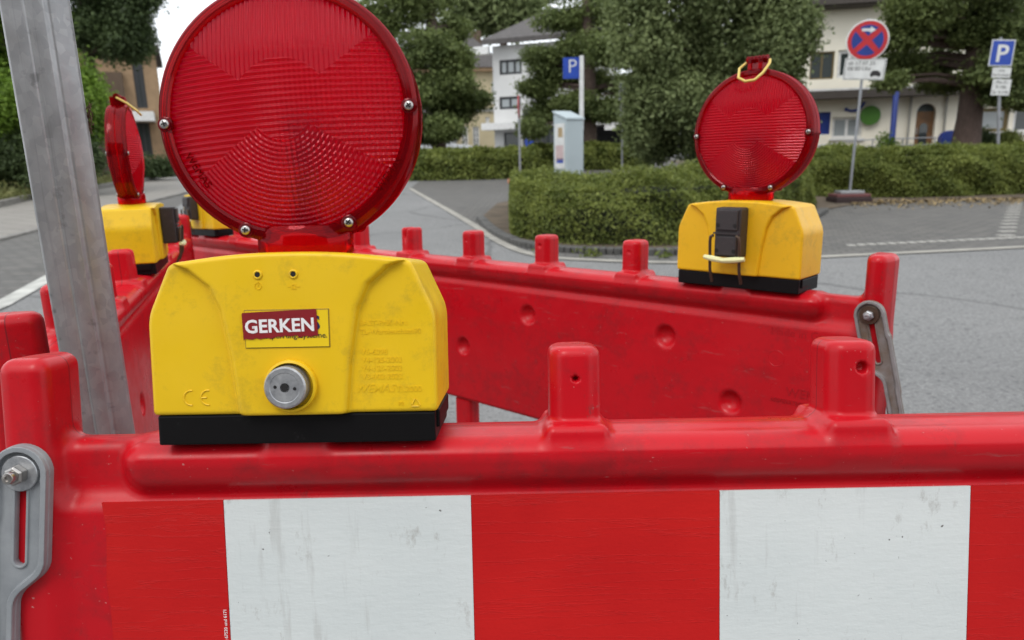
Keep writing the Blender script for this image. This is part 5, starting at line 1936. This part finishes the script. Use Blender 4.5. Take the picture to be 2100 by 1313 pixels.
warning_lamp('large yellow warning lamp with red lens and GERKEN sticker, nearest to the viewer', lamp_matrix(NM, 0.1915, roll=0.2, yaw=0.0), YELLOW, True, False, False, -3.2)
warning_lamp('warning lamp with black clamp and yellow wire handle on the right', lamp_matrix(RM, 0.1850, roll=-0.3), YELLOW2)
warning_lamp('warning lamp seen edge-on beside the galvanised post', lamp_matrix(LM, 4 * S + 0.0, roll=0), YELLOW)
warning_lamp('warning lamp mostly hidden behind the nearest lens at the far corner', lamp_matrix(RM, 10 * S - 0.01, roll=1.0), YELLOW)

# ------------------------------------------------------------------ galvanised post with dry nest
dpt = 0.64
pc = CP + ray(149, 480) * dpt
wv = 0.0520
pts2 = [(-0.5, -0.20), (-0.495, -0.02), (-0.47, 0.02), (-0.17, 0.050), (-0.15, 0.036), (-0.13, 0.052), (0.10, 0.070), (0.135, 0.03), (0.165, 0.01), (0.20, 0.015), (0.45, -0.05), (0.49, -0.11), (0.5, -0.30), (0.48, -0.85), (-0.46, -0.85)]
post = thing('galvanised_post', 'tall galvanised steel post with folded profile inside the barrier corner', 'post', (pc[0], pc[1], 0.0), math.atan2(-pc[0], pc[1]))
V, Fc = [], []
zs_ = np.linspace(-0.02, 2.9, 6)
lean_x = -0.012
for z in zs_:
    for (a_, b_) in pts2:
        V.append((a_ * wv + lean_x * (z - 1.0) * 0.0, -b_ * wv, z))
m_ = len(pts2)
for j in range(len(zs_) - 1):
    for i in range(m_):
        Fc.append((j * m_ + i, j * m_ + (i + 1) % m_, (j + 1) * m_ + (i + 1) % m_, (j + 1) * m_ + i))
Fc.append(tuple(range((len(zs_) - 1) * m_, len(zs_) * m_)))
me = bpy.data.meshes.new('shaft')
me.from_pydata(V, [], Fc)
me.update()
import bmesh
bm = bmesh.new()
bm.from_mesh(me)
bmesh.ops.recalc_face_normals(bm, faces=bm.faces)
bmesh.ops.bevel(bm, geom=[e for e in bm.edges if len(e.link_faces) == 2 and e.calc_face_angle(0) > 0.25 and abs(e.verts[0].co.z - e.verts[1].co.z) > 0.1],
                offset=0.0016, segments=2, profile=0.5, affect='EDGES', clamp_overlap=True)
bm.to_mesh(me)
bm.free()
me.materials.append(GALV)
me.polygons.foreach_set('use_smooth', [True] * len(me.polygons))
me.set_sharp_from_angle(angle=R(28))
add('shaft', me, post)
MB().box(-0.06, 0.06, -0.05, 0.07, -0.01, 0.012).obj('base_plate', GALV, post)

q = CP + ray(176, 240) * (dpt - 0.006)
nest = thing('dried_plant_debris', 'tuft of dried brown plant debris stuck to the galvanised post', 'debris', q)
nm_ = MB()
for k in range(26):
    a = Vector((random.gauss(0, 0.0018), random.gauss(0.004, 0.001), random.uniform(-0.010, 0.010)))
    d = Vector((random.gauss(0.12, 0.35), random.gauss(-0.2, 0.3), random.gauss(0, 0.9))).normalized() * random.uniform(0.003, 0.010)
    nm_.tube([a, a + d * 0.5 + Vector((random.gauss(0, .0006), 0, random.gauss(0, .0006))), a + d], [0.0007, 0.0005, 0.0002], 5)
nm_.obj('stalks', TWIG, nest)
